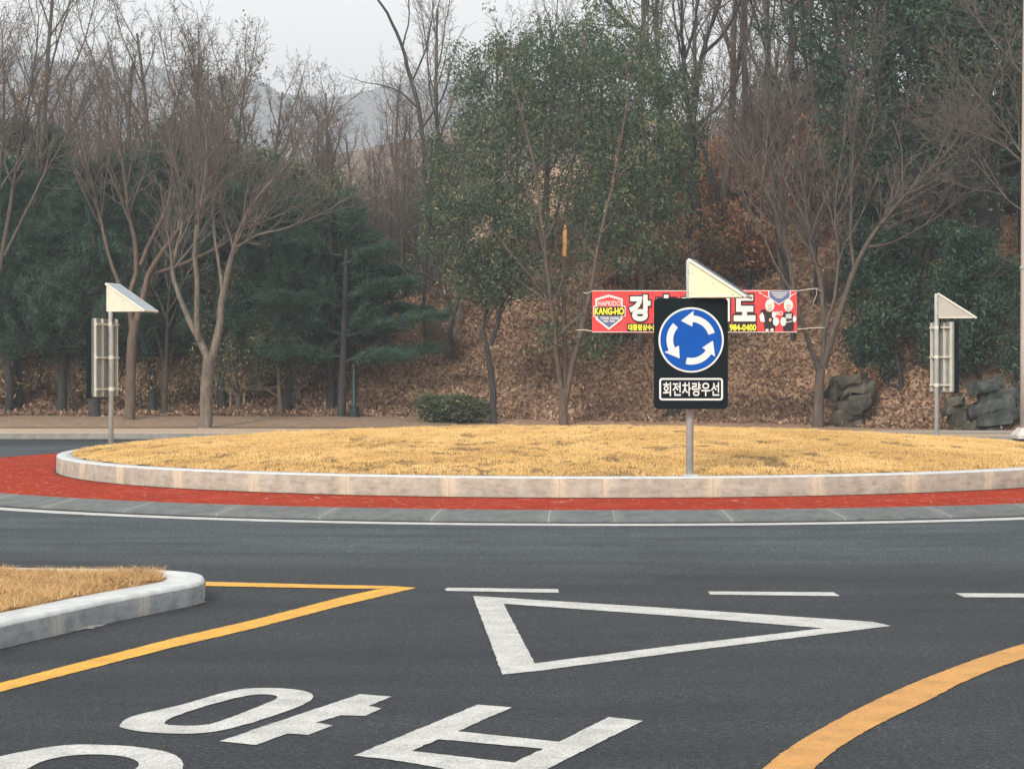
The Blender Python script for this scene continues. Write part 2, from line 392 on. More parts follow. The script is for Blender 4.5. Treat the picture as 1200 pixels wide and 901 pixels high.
g = obj('ground', grid_mesh('ground', np.linspace(-1500, 1500, 7), np.linspace(-400, 2600, 7), lambda x, y: x*0 - .06), M['soil']); tag(g, kind='structure')
def sheet(name, poly, z, mat):
    m = MB(); m.add([(p[0], p[1], z) for p in poly], [tuple(range(len(poly)))]); return m.build(name, mat)
ROAD_EDGE = [(-60, 47.0), (-9, 47.0), (-1, 46.6), (5, 45.6), (12, 44.6), (60, 43.5)]
r = sheet('road', [(-60, -10), (60, -10)] + ROAD_EDGE[::-1], 0, M['asphalt']); tag(r, 'dark new asphalt roundabout carriageway', kind='structure')
# far kerb, sidewalk, soil
def strip(name, edge, w0, w1, z0, z1, mat, face=False):
    m = MB()
    a = [(x, y + w0) for x, y in edge]; b = [(x, y + w1) for x, y in edge]; n = len(edge)
    V = [(x, y, z1) for x, y in a] + [(x, y, z1) for x, y in b]
    Fc = [(i, i+1, n+i+1, n+i) for i in range(n-1)]
    if face:
        V += [(x, y, z0) for x, y in a]; Fc += [(2*n+i, 2*n+i+1, i+1, i) for i in range(n-1)]
    m.add(V, Fc); return m.build(name, mat)
tag(strip('far_kerb', ROAD_EDGE, 0, .22, 0, .125, M['concrete'], True), kind='structure')
tag(strip('sidewalk', ROAD_EDGE, .22, 4.9, 0, .121, M['sidewalk']), 'pale pinkish sidewalk beyond the roundabout', kind='structure')
xs = np.concatenate([np.linspace(-60, -22, 40), np.linspace(-21.6, 22, 230), np.linspace(22.4, 60, 40)])
ys = np.concatenate([np.linspace(48.0, 80, 190), np.linspace(80.5, 160, 70)])
def tz_clip(x, y):
    z = terrain(x, y); lim = 51.6 + np.interp(x, [-9, 5, 12, 60], [0, -1.4, -5.3, -6.0])
    return np.where(y < lim, np.minimum(z, .10), z)
hill = obj('hillside', grid_mesh('hillside', xs, ys, tz_clip), M['litterbed']); tag(hill, 'brown leaf covered hillside rising behind the roundabout', kind='structure')
soil_m = MB()
def ribbon_grid(name, xs, ys, dz, mat):
    o = obj(name, grid_mesh(name, xs, ys, lambda x, y: terrain(x, y) + dz), mat); return tag(o, kind='structure')
ribbon_grid('soil_verge', np.linspace(-24, -1.5, 80), np.linspace(51.95, 56.4, 24), .02, M['soil'])
ribbon_grid('gravel_verge', np.linspace(-1.5, 22, 80), np.linspace(47.2, 49.5, 16), .012, M['gravel'])
# far hill and mountain
def farz(x, y): return 3 + 14.6 * np.exp(-((y-150)/30)**2) * (.75 + .5*fbm(x*.03+3, y*.03)) + np.interp(x, [-80, -20, 10, 80], [0, 0, 3, 6])
tag(obj('far_hillside', grid_mesh('far_hillside', np.linspace(-110, 60, 120), np.linspace(112, 200, 50), farz), M['farhill']), kind='structure')
def mtz(x, y):
    x, y = x/1.61, y/1.61; r_ = 1.61*np.interp(x, [-420, -260, -200, -150, -100, -60, -30, 0, 60, 330], [50, 75, 93, 103, 95, 85, 92, 90, 78, 60])
    return r_ * np.exp(-((y-620)/95)**2) * (.90 + .15*fbm(x*.025, y*.025+5) + .06*fbm(x*.16, y*.16)) - 2
tag(obj('mountain', grid_mesh('mountain', np.linspace(-690, 520, 220), np.linspace(680, 1290, 70), mtz), M['mountain']), 'blue hazy mountain far behind the trees', kind='structure')

# round central island: rings about (CX, CY); small unevenness from the photo
def ring_r(base, th):                       # th measured from the front (-Y), left and right alike
    a = np.abs((th + np.pi) % (2*np.pi) - np.pi)
    return base + np.interp(a, [0, .35, .8, 1.25, 1.6, 2.2, np.pi], [.0, .02, .03, -.10, -.18, -.2, -.1])
TH = np.linspace(0, 2*np.pi, 241)
def ringpt(R, z, th=TH):
    rr = ring_r(R, th); return np.stack([CX + rr*np.sin(th), CY - rr*np.cos(th), np.full_like(th, z)], 1)
def ring_mesh(name, profile, mat, smooth=False, top=None):     # profile: [(R, z)...]
    rows = [ringpt(R, z) for R, z in profile]; n = len(TH)
    V = np.concatenate(rows); q = []
    UV = []
    acc = 0
    for k, (R, z) in enumerate(profile):
        if k: acc += math.hypot(R - profile[k-1][0], z - profile[k-1][1])
        UV.append(np.stack([TH * 8.4, np.full(n, acc)], 1))
    for k in range(len(profile)-1):
        i = np.arange(n-1); q.append(np.stack([k*n+i, k*n+i+1, (k+1)*n+i+1, (k+1)*n+i], 1))
    mi = None if top is None else np.concatenate([np.full(n-1, 1 if k >= top else 0) for k in range(len(profile)-1)])
    return obj(name, mesh_np(name, V, [np.concatenate(q)], smooth, uv=np.concatenate(UV), mats=mi), mat)
RK = 8.42
tag(ring_mesh('island_kerb', [(RK, .06), (RK-.005, .322), (RK-.02, .336), (RK-.04, .34), (RK-.24, .34), (RK-.25, .28)], [M['kerb'], M['kerbtop_lit']], top=1), 'pinkish concrete kerb around the round central island', kind='structure')
tag(ring_mesh('truck_apron', [(10.62, .098), (RK-.01, .088)], M['apron']), 'red paved apron around the central island', kind='structure')
tag(ring_mesh('gutter_kerb', [(11.14, -.01), (11.13, .03), (10.62, .10)], M['gutter']), 'grey mountable concrete kerb around the red apron', kind='structure')
tag(ring_mesh('circle_line', [(11.60, .004), (11.31, .004)], M['white']), 'white painted line around the gutter', kind='structure')
tag(ring_mesh('kerb_contact_shade', [(RK+.035, .0935), (RK-.003, .0935)], M['joint_and_shade']), kind='structure')  # dark strip painted for contact shade and grime along the kerb foot
tag(ring_mesh('gutter_joint', [(11.20, .0045), (11.135, .0045)], M['joint_and_shade']), kind='structure')
# mound
def mound(x, y):
    d = np.hypot(x - CX, y - CY) / 8.2
    z = .325 + .34 * np.clip(1 - d**2, 0, 1) ** .8
    return z + (fbm(x*2.2, y*1.3, 3) - .45) * .06 + (fbm(x*6, y*3.4, 2) - .4) * .075
mr = np.linspace(0, 8.2, 130); mt = np.linspace(0, 2*np.pi, 361)
MR, MT = np.meshgrid(mr, mt); rr_ = MR * (ring_r(8.2, MT) / 8.2)
MX, MY = CX + rr_*np.sin(MT), CY - rr_*np.cos(MT)
V = np.stack([MX, MY, mound(MX, MY)], -1).reshape(-1, 3); nx = len(mr)
i = (np.arange(len(mt)-1)[:, None]*nx + np.arange(nx-1)[None, :]).ravel()
tag(obj('turf_mound', mesh_np('turf_mound', V, [np.stack([i, i+1, i+nx+1, i+nx], 1)], True), M['turfbed']), 'low mound of dormant turf on the central island', kind='structure')

def blades(rng, X, Y, Z, h, w, lean, tint):
    n = len(X); a = rng.rand(n)*2*np.pi; b = rng.rand(n)*2*np.pi
    hh = h * (.5 + rng.rand(n)); ln = lean * rng.rand(n)
    P = np.stack([X, Y, Z], 1)
    wv = np.stack([np.cos(a), np.sin(a), 0*a], 1) * (w * (.7 + .6*rng.rand(n)))[:, None]
    tip = P + np.stack([np.cos(b)*ln*hh, np.sin(b)*ln*hh, hh], 1)
    V = np.stack([P - wv, P + wv, tip], 1).reshape(-1, 3)
    return V, np.arange(3*n).reshape(n, 3), tint
rng = np.random.RandomState(3)
n = 620000
rad = 8.18*np.sqrt(rng.rand(n)); th = rng.rand(n)*2*np.pi
keep = rng.rand(n) < np.where(np.cos(th) > -.35, 1, .45); rad, th = rad[keep], th[keep]
rr_ = rad*ring_r(8.2, th)/8.2
X, Y = CX + rr_*np.sin(th), CY - rr_*np.cos(th)
dens = .25*fbm(X*1.2, Y*1.2, 3) + .75*fbm(X*3.0, Y*3.4, 3); keep = (dens > .315 + .05*rng.rand(len(X))); X, Y = X[keep], Y[keep]
tt = np.clip(.15 + .75*fbm(X*1.1+40, Y*1.1, 3) + .25*rng.randn(len(X))*.6, 0, 1)
hfac = .018 + .034*fbm(X*5+3, Y*3, 2)
Vb, Fb, tb = blades(rng, X, Y, mound(X, Y) - .004, hfac, .005, .9, tt)
tag(obj('dormant_grass', mesh_np('dormant_grass', Vb, [Fb], attr=tb), M['straw']), 'short golden dormant grass on the round mound', 'grass', kind='stuff')

# splitter island at the left
SPL = [G(-60, 776)[:2], G(0, 760)[:2], G(83, 740.5)[:2], G(133, 728.5)[:2], G(217, 711.5)[:2]]
SPL = [np.array(p) for p in SPL]
tipP = [np.array(G(px, py, .145)[:2]) for px, py in ((236, 682.5), (241, 677), (238, 673.5), (228, 671), (200, 668.7), (150, 667.2))]
outer = SPL + tipP + [np.array((-7.5, 15.0)), np.array((-7.0, 9.0))]
def offset_poly(P, d):
    P = [np.array(p) for p in P]; n = len(P); out = []
    for i in range(n):
        a, b, c = P[i-1], P[i], P[(i+1) % n]
        e1 = (b-a)/np.linalg.norm(b-a); e2 = (c-b)/np.linalg.norm(c-b)
        n1 = np.array((-e1[1], e1[0])); n2 = np.array((-e2[1], e2[0])); m = n1+n2; m /= np.linalg.norm(m)
        out.append(b + m * d / max(.6, m @ n1))
    return out
def chaikin(P, k, fixed=0):
    P = [np.array(p, float) for p in P]
    for _ in range(k):
        Q = []
        for i in range(len(P)):
            a, b = P[i], P[(i+1) % len(P)]; Q += [a*.75+b*.25, a*.25+b*.75]
        P = Q
    return P
outer = chaikin(outer, 1)
inner = offset_poly(outer, .26)
def loop_mesh(name, loops, mat, top=99):
    n = len(loops[0]); V = []; UV = []
    per = np.concatenate([[0], np.cumsum([np.linalg.norm(np.array(loops[0][(i+1) % n][:2]) - np.array(loops[0][i][:2])) for i in range(n)])])
    for k, L in enumerate(loops):
        L2 = list(L) + [L[0]]; V += [tuple(p) for p in L2]; UV += [(per[i], k*.1) for i in range(n+1)]
    q = [(k*(n+1)+i, k*(n+1)+i+1, (k+1)*(n+1)+i+1, (k+1)*(n+1)+i) for k in range(len(loops)-1) for i in range(n)]
    return obj(name, mesh_np(name, V, [np.array(q)], uv=UV, mats=[1 if k >= top else 0 for k in range(len(loops)-1) for i in range(n)]), mat)
def lift(P, z): return [(p[0], p[1], z) for p in P]
o1 = offset_poly(outer, .012); o2 = offset_poly(outer, .03)
tag(loop_mesh('splitter_kerb', [lift(outer, -.01), lift(outer, .125), lift(o1, .146), lift(o2, .152), lift(inner, .152), lift(inner, .08)], [M['kerb2'], M['kerbtop_lit']], 1), 'pale concrete kerb around the splitter island', kind='structure')  # bright top over darker face: light and shade put into the colours
def inside(poly, X, Y):
    c = np.zeros(len(X), bool); n = len(poly)
    for i in range(n):
        (x1, y1), (x2, y2) = poly[i-1], poly[i]
        c ^= ((y1 > Y) != (y2 > Y)) & (X < (x2-x1)*(Y-y1)/(y2-y1+1e-12) + x1)
    return c
tag(sheet('splitter_turf', [tuple(p) for p in offset_poly(outer, .25)], .135, M['turfbed']), kind='structure')
n = 170000
X = -5.3 + 3.4*rng.rand(n); Y = 9.5 + 5.3*rng.rand(n)
k = inside([tuple(p) for p in offset_poly(outer, .29)], X, Y); X, Y = X[k], Y[k]
k = fbm(X*4, Y*4, 3) > .24 + .12*rng.rand(len(X)); X, Y = X[k], Y[k]
Vb, Fb, tb = blades(rng, X, Y,   .135 + 0*X + .05*fbm(X*3, Y*3, 2), .018 + .055*fbm(X*6, Y*6, 2), .0026, 2.2, np.clip(.1 + .75*fbm(X*3+9, Y*3, 3) + .2*rng.randn(len(X)), 0, 1))
tag(obj('splitter_grass', mesh_np('splitter_grass', Vb, [Fb], attr=tb), M['straw2']), 'dry brown grass on the splitter island', 'grass', kind='stuff')
# mortar spilled at the kerb foot
for name, px, py, a in (('mortar_spill', 106, 735.5, .17), ('mortar_spill', 230, 707.5, .12)):
    p = G(px, py); m = MB(); pts = []
    d = np.array([.84, 2.07]); d /= np.linalg.norm(d); nn = np.array([d[1], -d[0]])
    for k in range(18):
        t = 2*math.pi*k/18; rj = .45 + .8*rng.rand()
        q = p[:2] + d*a*math.cos(t)*rj + nn*.045*math.sin(t)*rj
        pts.append((q[0], q[1]))
    m.add([(x, y, .005) for x, y in pts] + [(p[0]-nn[0]*.03, p[1]-nn[1]*.03, .022)], [(i, (i+1) % 18, 18) for i in range(18)])
    tag(m.build(name, M['concrete']), kind='structure')

# ------------------------------------------------------------------ painted markings
def px_poly(name, pts, mat, z=.004, hole=None, label=None):
    import bmesh
    bm = bmesh.new()
    jr = np.random.RandomState(len(pts)*7 + int(abs(pts[0][0])))
    def rough(L):
        Q = []
        for i in range(len(L)):
            a, b = L[i], L[(i+1) % len(L)]; k = max(1, min(60, int(np.linalg.norm(b-a)/.035)))
            Q += [a + (b-a)*j/k + (jr.normal(0, .0022, 2) if j else 0) for j in range(k)]
        return Q
    P = rough([G(x, y)[:2] for x, y in pts])
    if True:
        ed = []
        for L in ([P] if hole is None else [P, rough([G(x, y)[:2] for x, y in hole])]):
            vs = [bm.verts.new((p[0], p[1], z)) for p in L]
            ed += [bm.edges.new((vs[i], vs[(i+1) % len(vs)])) for i in range(len(vs))]
        bmesh.ops.triangle_fill(bm, edges=ed, use_beauty=True)
    bmesh.ops.recalc_face_normals(bm, faces=bm.faces)
    for f in bm.faces:
        if f.normal.z < 0: f.normal_flip()
    me = bpy.data.meshes.new(name); bm.to_mesh(me); bm.free()
    o = obj(name, me, mat); return tag(o, label, kind='structure')
def smooth_px(pts, k=2): return [tuple(p) for p in chaikin(pts, k)]
W, YL = M['white'], M['yellow']
px_poly('yield_triangle', [(554,698.5), (589,790.7), (630,786.5), (800,764), (1044,733.7), (1023,729), (800,714)], W, hole=[(590,707.7), (626.7,777.7), (800,755.7), (965,736.5), (800,722.7)], label='white painted yield triangle')
px_poly('yield_dash', [(521,691), (525,688.8), (653.5,690.6), (655,694.9), (523,692.6)], W)
px_poly('yield_dash', [(830,693.3), (976.7,694.3), (984,698.7), (832,697)], W)
px_poly('yield_dash', [(1119,695.3), (1285,696.3), (1292,700.6), (1130,700)], W)
px_poly('road_lettering', smooth_px([(139,850.7), (150,840), (213,826.7), (267,810), (300,806), (350,807.7), (371,815), (357,826.7), (293,848.3), (253,858.3), (213,860.7), (167,858.3), (142,853.3)], 2), W,
        hole=smooth_px([(190,847.5), (207,838.3), (267,820), (297,814), (317,814), (327,816.7), (320,821.7), (260,845), (240,850.7), (200,850.7)], 1), label='white road lettering')
px_poly('road_lettering', [(257,869), (300,873.5), (337,860), (361,861.5), (390,850.7), (370,847), (400,838.5), (428,839.2), (447,830.7), (432,827.5), (459,816.7), (421.7,813.7)], W)
px_poly('road_lettering', smooth_px([(-75,925), (-60,905), (0,886), (67,874), (100,872.5), (160,875), (200,882), (216,893), (212,908), (170,930), (100,950), (20,958), (-50,950)], 1), W,
        hole=smooth_px([(-10,925), (38,898), (50,892), (77,886), (110,884), (143,886), (162,892), (163,899), (140,915), (80,935), (20,938)], 1))
px_poly('road_lettering', [(415,885.8), (560,826), (600,829.3), (533,857.5), (655,869.5), (713.3,840.6), (753.3,845), (640,902), (590,924), (470,915), (530,900), (601,893.5), (637,877.5), (514,866.5), (483,880.5), (601,893.5), (530,900), (458,891)][:0] or
        [(415,885.8), (560,826), (600,829.3), (536,857.3), (655,869.7), (713.3,840.6), (753.3,845), (640,902), (560,940), (500,936), (560,908), (458,890.5)], W, hole=[(483,880.5), (514,866.7), (636,877.8), (603,894.2)])
px_poly('splitter_line', [(-60,815), (0,800.7), (200,749), (300,726), (400,700), (460,687), (488,689), (400,710), (300,736), (200,759.5), (0,811), (-60,826)], YL, label='yellow painted line beside the splitter island')
px_poly('splitter_line', [(241,682), (400,686), (459,687), (443,690.3), (400,690), (241,687)], YL, z=.005)
px_poly('edge_line', smooth_px([(850,945), (893,901), (933,870), (1000,833), (1067,801.7), (1133,776), (1200,754), (1290,730), (1290,745), (1200,771), (1133,796.7), (1087,821.7), (1033,846.7), (987,873), (951.7,901), (915,945)], 2), M['orange'], label='broad yellow edge line curving right')

# ------------------------------------------------------------------ text
def text_mesh(s, bold=0.0):
    cu = bpy.data.curves.new('t', 'FONT'); cu.body = s; cu.size = 1; cu.offset = bold; cu.resolution_u = 4; cu.fill_mode = 'FRONT'
    o = bpy.data.objects.new('t', cu); COL.objects.link(o)
    bpy.context.view_layer.update()
    dg = bpy.context.evaluated_depsgraph_get()
    me = bpy.data.meshes.new_from_object(o.evaluated_get(dg))
    v = np.zeros(len(me.vertices)*3); me.vertices.foreach_get('co', v); v = v.reshape(-1, 3)
    f = [tuple(p.vertices) for p in me.polygons]
    bpy.data.objects.remove(o); bpy.data.curves.remove(cu); bpy.data.meshes.remove(me)
    return v[:, :2], f
def add_text(m, s, x0, x1, z0, z1, y, bold=0.0, grow=0.0, fn=None):
    """text in the xz plane, facing -y, stretched to a box; grow widens strokes beyond the box"""
    v0, _ = text_mesh(s, bold)
    lo, hi = v0.min(0), v0.max(0)
    v, f = (v0, _) if grow == 0 else text_mesh(s, bold + grow)
    q = (v - lo) / (hi - lo)
    m.add([(x0 + a*(x1-x0), (fn(x0 + a*(x1-x0)) if fn else 0) + y, z0 + b*(z1-z0)) for a, b in q], f)

# ------------------------------------------------------------------ solar sign assemblies
def rrect(x0, x1, z0, z1, r, n=5):
    pts = []
    for cx, cz, a0 in ((x1-r, z0+r, -90), (x1-r, z1-r, 0), (x0+r, z1-r, 90), (x0+r, z0+r, 180)):
        for k in range(n+1):
            a = math.radians(a0 + 90*k/n); pts.append((cx + r*math.cos(a), cz + r*math.sin(a)))
    return pts
def frame_y(m, outerp, innerp, y0, y1):
    n = len(outerp)
    V = [(x,y0,z) for x,z in outerp] + [(x,y0,z) for x,z in innerp] + [(x,y1,z) for x,z in outerp] + [(x,y1,z) for x,z in innerp]
    Fc = []
    for i in range(n):
        j = (i+1) % n
        Fc += [(i,j,n+j,n+i), (2*n+j,2*n+i,3*n+i,3*n+j), (j,i,2*n+i,2*n+j), (n+i,n+j,3*n+j,3*n+i)]
    m.add(V, Fc)
def make_sign(loc, pole_rz, panel_rz, label, box_mat, H=2.62, pole_r=.045, box_first=True):
    root = empty('roundabout_sign', loc); tag(root, label, 'road sign', 'solar roundabout signs on the central island')
    m = MB(); m.lathe([(pole_r, -.05), (pole_r, H-.02), (pole_r*.9, H)], n=18); pl = m.build('post', M['steel'], root, smooth=True)
    for p in pl.data.polygons: p.use_smooth = abs(p.normal.z) < .5
    m = MB(); m.box(-.09, .09, -.09, .09, -.02, .012); m.build('base_plate', M['steel'], root)
    # panel assembly, facing local -y
    hw, z0, z1 = .445, .81, 2.15
    pan = empty('sign_panel', (0, 0, 0), panel_rz, root)
    yf = -.205
    m = MB(); m.prism_y(rrect(-hw, hw, z0, z1, .05), yf, yf+.085); m.build('panel_case', M['black'], pan)
    m = MB(); m.prism_y(rrect(-hw+.012, hw-.012, z0+.012, z1-.012, .045), yf+.0855, yf+.095); m.build('panel_back', M['alusheet'], pan)
    for x in (-.36, -.12, .12, .36):
        m = MB(); m.box(x-.022, x+.022, yf+.0955, yf+.130, z0+.03, z1-.03); m.build('back_rail', M['alu'], pan)
    for z in (z0+.15, (z0+z1)/2, z1-.12):
        m = MB(); m.box(-.38, .38, yf+.1305, yf+.155, z-.016, z+.016); m.lathe([(pole_r+.012, z-.03), (pole_r+.012, z+.03)], n=14); m.build('clamp', M['alu'], pan)
    cz, R = z1-.505, .372
    m = MB(); m.prism_y([(R*1.06*math.cos(a), cz + R*1.06*math.sin(a)) for a in np.linspace(0, 2*np.pi, 65)[:-1]], yf-.006, yf-.0005); m.build('white_ring', M['signwhite'], pan)
    m = MB(); m.prism_y([(R*math.cos(a), cz + R*math.sin(a)) for a in np.linspace(0, 2*np.pi, 65)[:-1]], yf-.010, yf-.0065); m.build('blue_disc', M['blue'], pan)
    for a0 in (17, 137, 257):               # counter-clockwise arrows: tail at a0, point at a0+88
        m = MB(); ri, ro = R*.585, R*.80; rm = (ri+ro)/2
        t1, t2 = a0, a0+68
        A = np.radians(np.linspace(t1, t2, 14))
        body = [(ro*math.cos(a), ro*math.sin(a)) for a in A] + [(ri*math.cos(a), ri*math.sin(a)) for a in A[::-1]]
        e = math.radians(t2); tip = math.radians(t2+33)
        head = [((ro+.055)*math.cos(e), (ro+.055)*math.sin(e)), (rm*1.02*math.cos(tip), rm*1.02*math.sin(tip)), ((ri-.055)*math.cos(e), (ri-.055)*math.sin(e))]
        nb = 14
        m.add([(x, yf-.0115, cz+z) for x, z in body], [(i, i+1, 2*nb-2-i, 2*nb-1-i) for i in range(nb-1)])
        m.add([(x, yf-.0115, cz+z) for x, z in head], [(0, 1, 2)])
        m.build('circling_arrow', M['signwhite'], pan)
    m = MB(); px0, px1, pz0, pz1 = -.385, .385, z0+.105, z0+.375
    frame_y(m, rrect(px0, px1, pz0, pz1, .035), rrect(px0+.022, px1-.022, pz0+.022, pz1-.022, .02), yf-.006, yf-.0005); m.build('plate_border', M['signwhite'], pan)
    m = MB(); add_text(m, '회전차량우선', px0+.045, px1-.045, pz0+.052, pz1-.05, yf-.004, .018); m.build('plate_lettering', M['signwhite'], pan)
    # solar box: right-angled wedge, high at the post side
    bx = empty('solar_box', (0, 0, 0), pole_rz, root)
    a, b_, zb, zt = .035, .655, H-.46, H-.035
    y0, y1 = -.24, .26
    m = MB(); m.prism_y([(a, zb), (b_, zb), (b_, zb+.02), (a, zt)], y0, y1); m.build('box_body', box_mat, bx, bevel=.004)
    sl_ = math.atan2(zt-zb-.02, b_-a)
    ux, uz = math.cos(sl_), -math.sin(sl_); nx_, nz_ = math.sin(sl_), math.cos(sl_)
    def quad(s0, s1, t0, t1):
        P = lambda s, t: (a + ux*s + nx_*t, zt + uz*s + nz_*t)
        return [P(s0, t0), P(s1, t0), P(s1, t1), P(s0, t1)]
    L = math.hypot(b_-a, zt-zb-.02)
    m = MB(); m.prism_y(quad(-.03, L+.07, .003, .036), y0-.02, y1+.02); fr = m.build('panel_frame', M['alu'], bx, bevel=.003)
    m = MB(); m.prism_y(quad(.0, L+.04, .0365, .039), y0+.01, y1-.01); m.build('solar_panel', M['solar'], bx)
    for x, z in ((.07, zb+.04), (.07, zt-.14), (.34, zb+.04), (.56, zb+.035), (.32, zb+.17)):
        m = MB(); m.prism_y([(x+.011*math.cos(q), z+.011*math.sin(q)) for q in np.linspace(0, 2*np.pi, 9)[:-1]], y0-.008, y0-.001); m.build('bolt', M['steel'], bx)
    m = MB(); m.box(a+.01, b_+.02, y0-.006, y0-.0012, zb-.004, zb+.016); m.build('bottom_flange', M['alu'], bx)
    m = MB(); m.tube([(.06, -.03, zb), (.075, -.04, zb-.05), (.055, -.045, zb-.12), (.05, -.03, zb-.22)], .009, 6); m.build('cable', M['black'], bx, smooth=True)
    for z in (zb+.08, zt-.10):
        m = MB(); m.box(-.02, .05, -.06, .06, z-.018, z+.018); m.build('box_bracket', M['steel'], bx)
    return root
make_sign((2.17, 23.95, mound(np.array([2.17]), np.array([23.95]))[0]), math.radians(-15), math.radians(-1), 'black sign with blue circling arrows disc and white Korean lettering plate facing the road', M['alu_warmlit'])
make_sign((-6.66, 32.6, .36), math.radians(-15), math.radians(-107), 'solar sign seen from behind at the left end of the grass mound', M['alu_lit'], 2.70, .042)
make_sign((7.92, 36.6, .40), math.radians(-13), math.radians(107), 'solar sign seen from behind at the right of the mound near the rocks', M['alu_shade'], 2.66, .042)

# ------------------------------------------------------------------ vegetation generators
UP = np.array([0, 0, 1.0])
def unit(v): return v / (np.linalg.norm(v) + 1e-9)
def tilt(d, ang, az):
    ref = np.array([1.0, 0, 0]) if abs(d[0]) < .8 else np.array([0, 1.0, 0])
    u = unit(np.cross(d, ref)); w = np.cross(d, u)
    return unit(d*math.cos(ang) + (u*math.cos(az) + w*math.sin(az))*math.sin(ang))
def grow(rng, p, d, L, r, lvl, S, out, tips):
    n = S['seg'][lvl]; step = L/n; pts = [p]; ds = [d]
    for i in range(n):
        d = unit(d + rng.normal(0, S['wander'][lvl], 3) + UP*S['trop'][lvl]); p = p + d*step; pts.append(p); ds.append(d)
    t = np.linspace(0, 1, n+1); tp = S['taper'][lvl] if lvl < len(S['taper']) else .4
    rad = np.maximum(r*(1-(1-tp)*t), S['rmin'])
    out.append((lvl, np.array(pts), rad))
    children(rng, np.array(pts), ds, rad, L, lvl, S, out, tips)
def children(rng, pts, ds, rad, L, lvl, S, out, tips):
    if lvl >= S['max']:
        tips.append(pts); return
    n = len(pts)-1
    k = S['kids'][lvl]; k = max(1, int(round(k*rng.uniform(.75, 1.25)))); az = rng.rand()*6.28
    for j in range(k):
        tt = S['t0'][lvl] + (1-S['t0'][lvl])*(j+rng.rand())/k; f = min(tt*n, n-1e-6); i = int(f); q = pts[i] + (pts[i+1]-pts[i])*(f-i)
        az += 2.4 + rng.normal(0, .4)
        cd = tilt(ds[min(i+1, n)], math.radians(rng.uniform(*S['ang'][lvl])), az)
        cl = L*S['ratio'][lvl]*(1.15-.6*tt)*rng.uniform(.7, 1.25)
        cr = max(S['rmin'], rad[i]*S['rr'][lvl])
        grow(rng, q, cd, cl, cr, lvl+1, S, out, tips)
SIDES = [9, 6, 5, 3, 3, 3]
def skel_mesh(name, out, lv):
    Vs = []; Qs = []; off = 0
    for l in lv:
        V, Q = tubes([(P, r) for a, P, r in out if a == l], SIDES[min(l, 5)])
        Vs.append(V); Qs.append(Q + off); off += len(V)
    return mesh_np(name, np.concatenate(Vs), [np.concatenate(Qs)], True)
def leaf_quads(rng, C, L, W, down=.3, outw=None):
    n = len(C); a = rng.normal(0, 1, (n, 3)); a[:, 2] -= down
    if outw is not None: a += outw
    a /= np.linalg.norm(a, axis=1, keepdims=True); b = np.cross(a, rng.normal(0, 1, (n, 3))); b /= np.linalg.norm(b, axis=1, keepdims=True)+1e-9
    l = (L*(.6+.8*rng.rand(n)))[:, None]; w = (W*(.6+.8*rng.rand(n)))[:, None]
    V = np.stack([C, C+a*l*.45+b*w*.5, C+a*l, C+a*l*.45-b*w*.5], 1).reshape(-1, 3)
    return V, np.arange(4*n).reshape(n, 4)
def leaf_cloud(rng, centers, per, spread, L, W, down=.3, tint0=None):
    centers = np.asarray(centers); n = len(centers)
    C = np.repeat(centers, per, 0) + rng.normal(0, spread, (n*per, 3))*np.array([1, 1, .8])
    V, Q = leaf_quads(rng, C, L, W, down)
    base = rng.rand(n) if tint0 is None else tint0
    t = np.clip(np.repeat(base, per)*.6 + .2 + .22*rng.randn(n*per), 0, 1)
    return V, Q, t
def needles(rng, centers, per, L, W, dirs):
    n = len(centers); C = np.repeat(centers, per, 0) + rng.normal(0, .05, (n*per, 3))
    d = np.repeat(dirs, per, 0)*.9 + rng.normal(0, .6, (n*per, 3)); d /= np.linalg.norm(d, axis=1, keepdims=True)
    s = np.cross(d, rng.normal(0, 1, d.shape)); s /= np.linalg.norm(s, axis=1, keepdims=True); l = (L*(.7+.6*rng.rand(n*per)))[:, None]
    V = np.stack([C-s*W, C+s*W, C+d*l], 1).reshape(-1, 3)
    t = np.clip(np.repeat(rng.rand(n), per)*.7+.15+.15*rng.randn(n*per), 0, 1)
    return V, np.arange(3*n*per).reshape(-1, 3), t

def S_bare(**k):
    S = dict(seg=[10, 7, 5, 4, 3], wander=[.05, .09, .12, .14, .15], trop=[.05, .07, .05, .04, .03], taper=[.3, .3, .35, .5, .6], rmin=.006,
             max=4, kids=[9, 7, 6, 4], t0=[.3, .2, .15, .1], ang=[(20, 45), (22, 50), (25, 55), (25, 60)], ratio=[.55, .55, .5, .55], rr=[.5, .55, .6, .7])
    S.update(k); return S
def bare_tree_meshes(seed, H, r, **k):
    rng = np.random.RandomState(seed); S = S_bare(**k); out = []; tips = []
    grow(rng, np.array([0, 0, -.15]), unit(np.array([rng.normal(0, .05), rng.normal(0, .05), 1])), H, r, 0, S, out, tips)
    return skel_mesh('trunk', out, [0, 1]), skel_mesh('twigs', out, [2, 3, 4] if S['max'] >= 4 else [2, 3])
def evergreen_meshes(seed, H, r, per=11, L=.15, W=.055, spread=.22, **k):
    rng = np.random.RandomState(seed)
    S = S_bare(max=3, kids=[13, 7, 5], t0=[.18, .2, .2], ang=[(35, 70), (30, 60), (30, 60)], ratio=[.40, .5, .5], trop=[.03, .04, .0, 0, 0], rmin=.008); S.update(k)
    out = []; tips = []
    grow(rng, np.array([0, 0, -.15]), unit(np.array([rng.normal(0, .06), rng.normal(0, .06), 1])), H, r, 0, S, out, tips)
    C = []
    for t in tips: C += [t[-1], t[len(t)//2]]
    V, Q, tt = leaf_cloud(rng, np.array(C), per, spread, L, W)
    return skel_mesh('trunk', out, [0, 1, 2, 3]), mesh_np('crown', V, [Q], attr=tt)
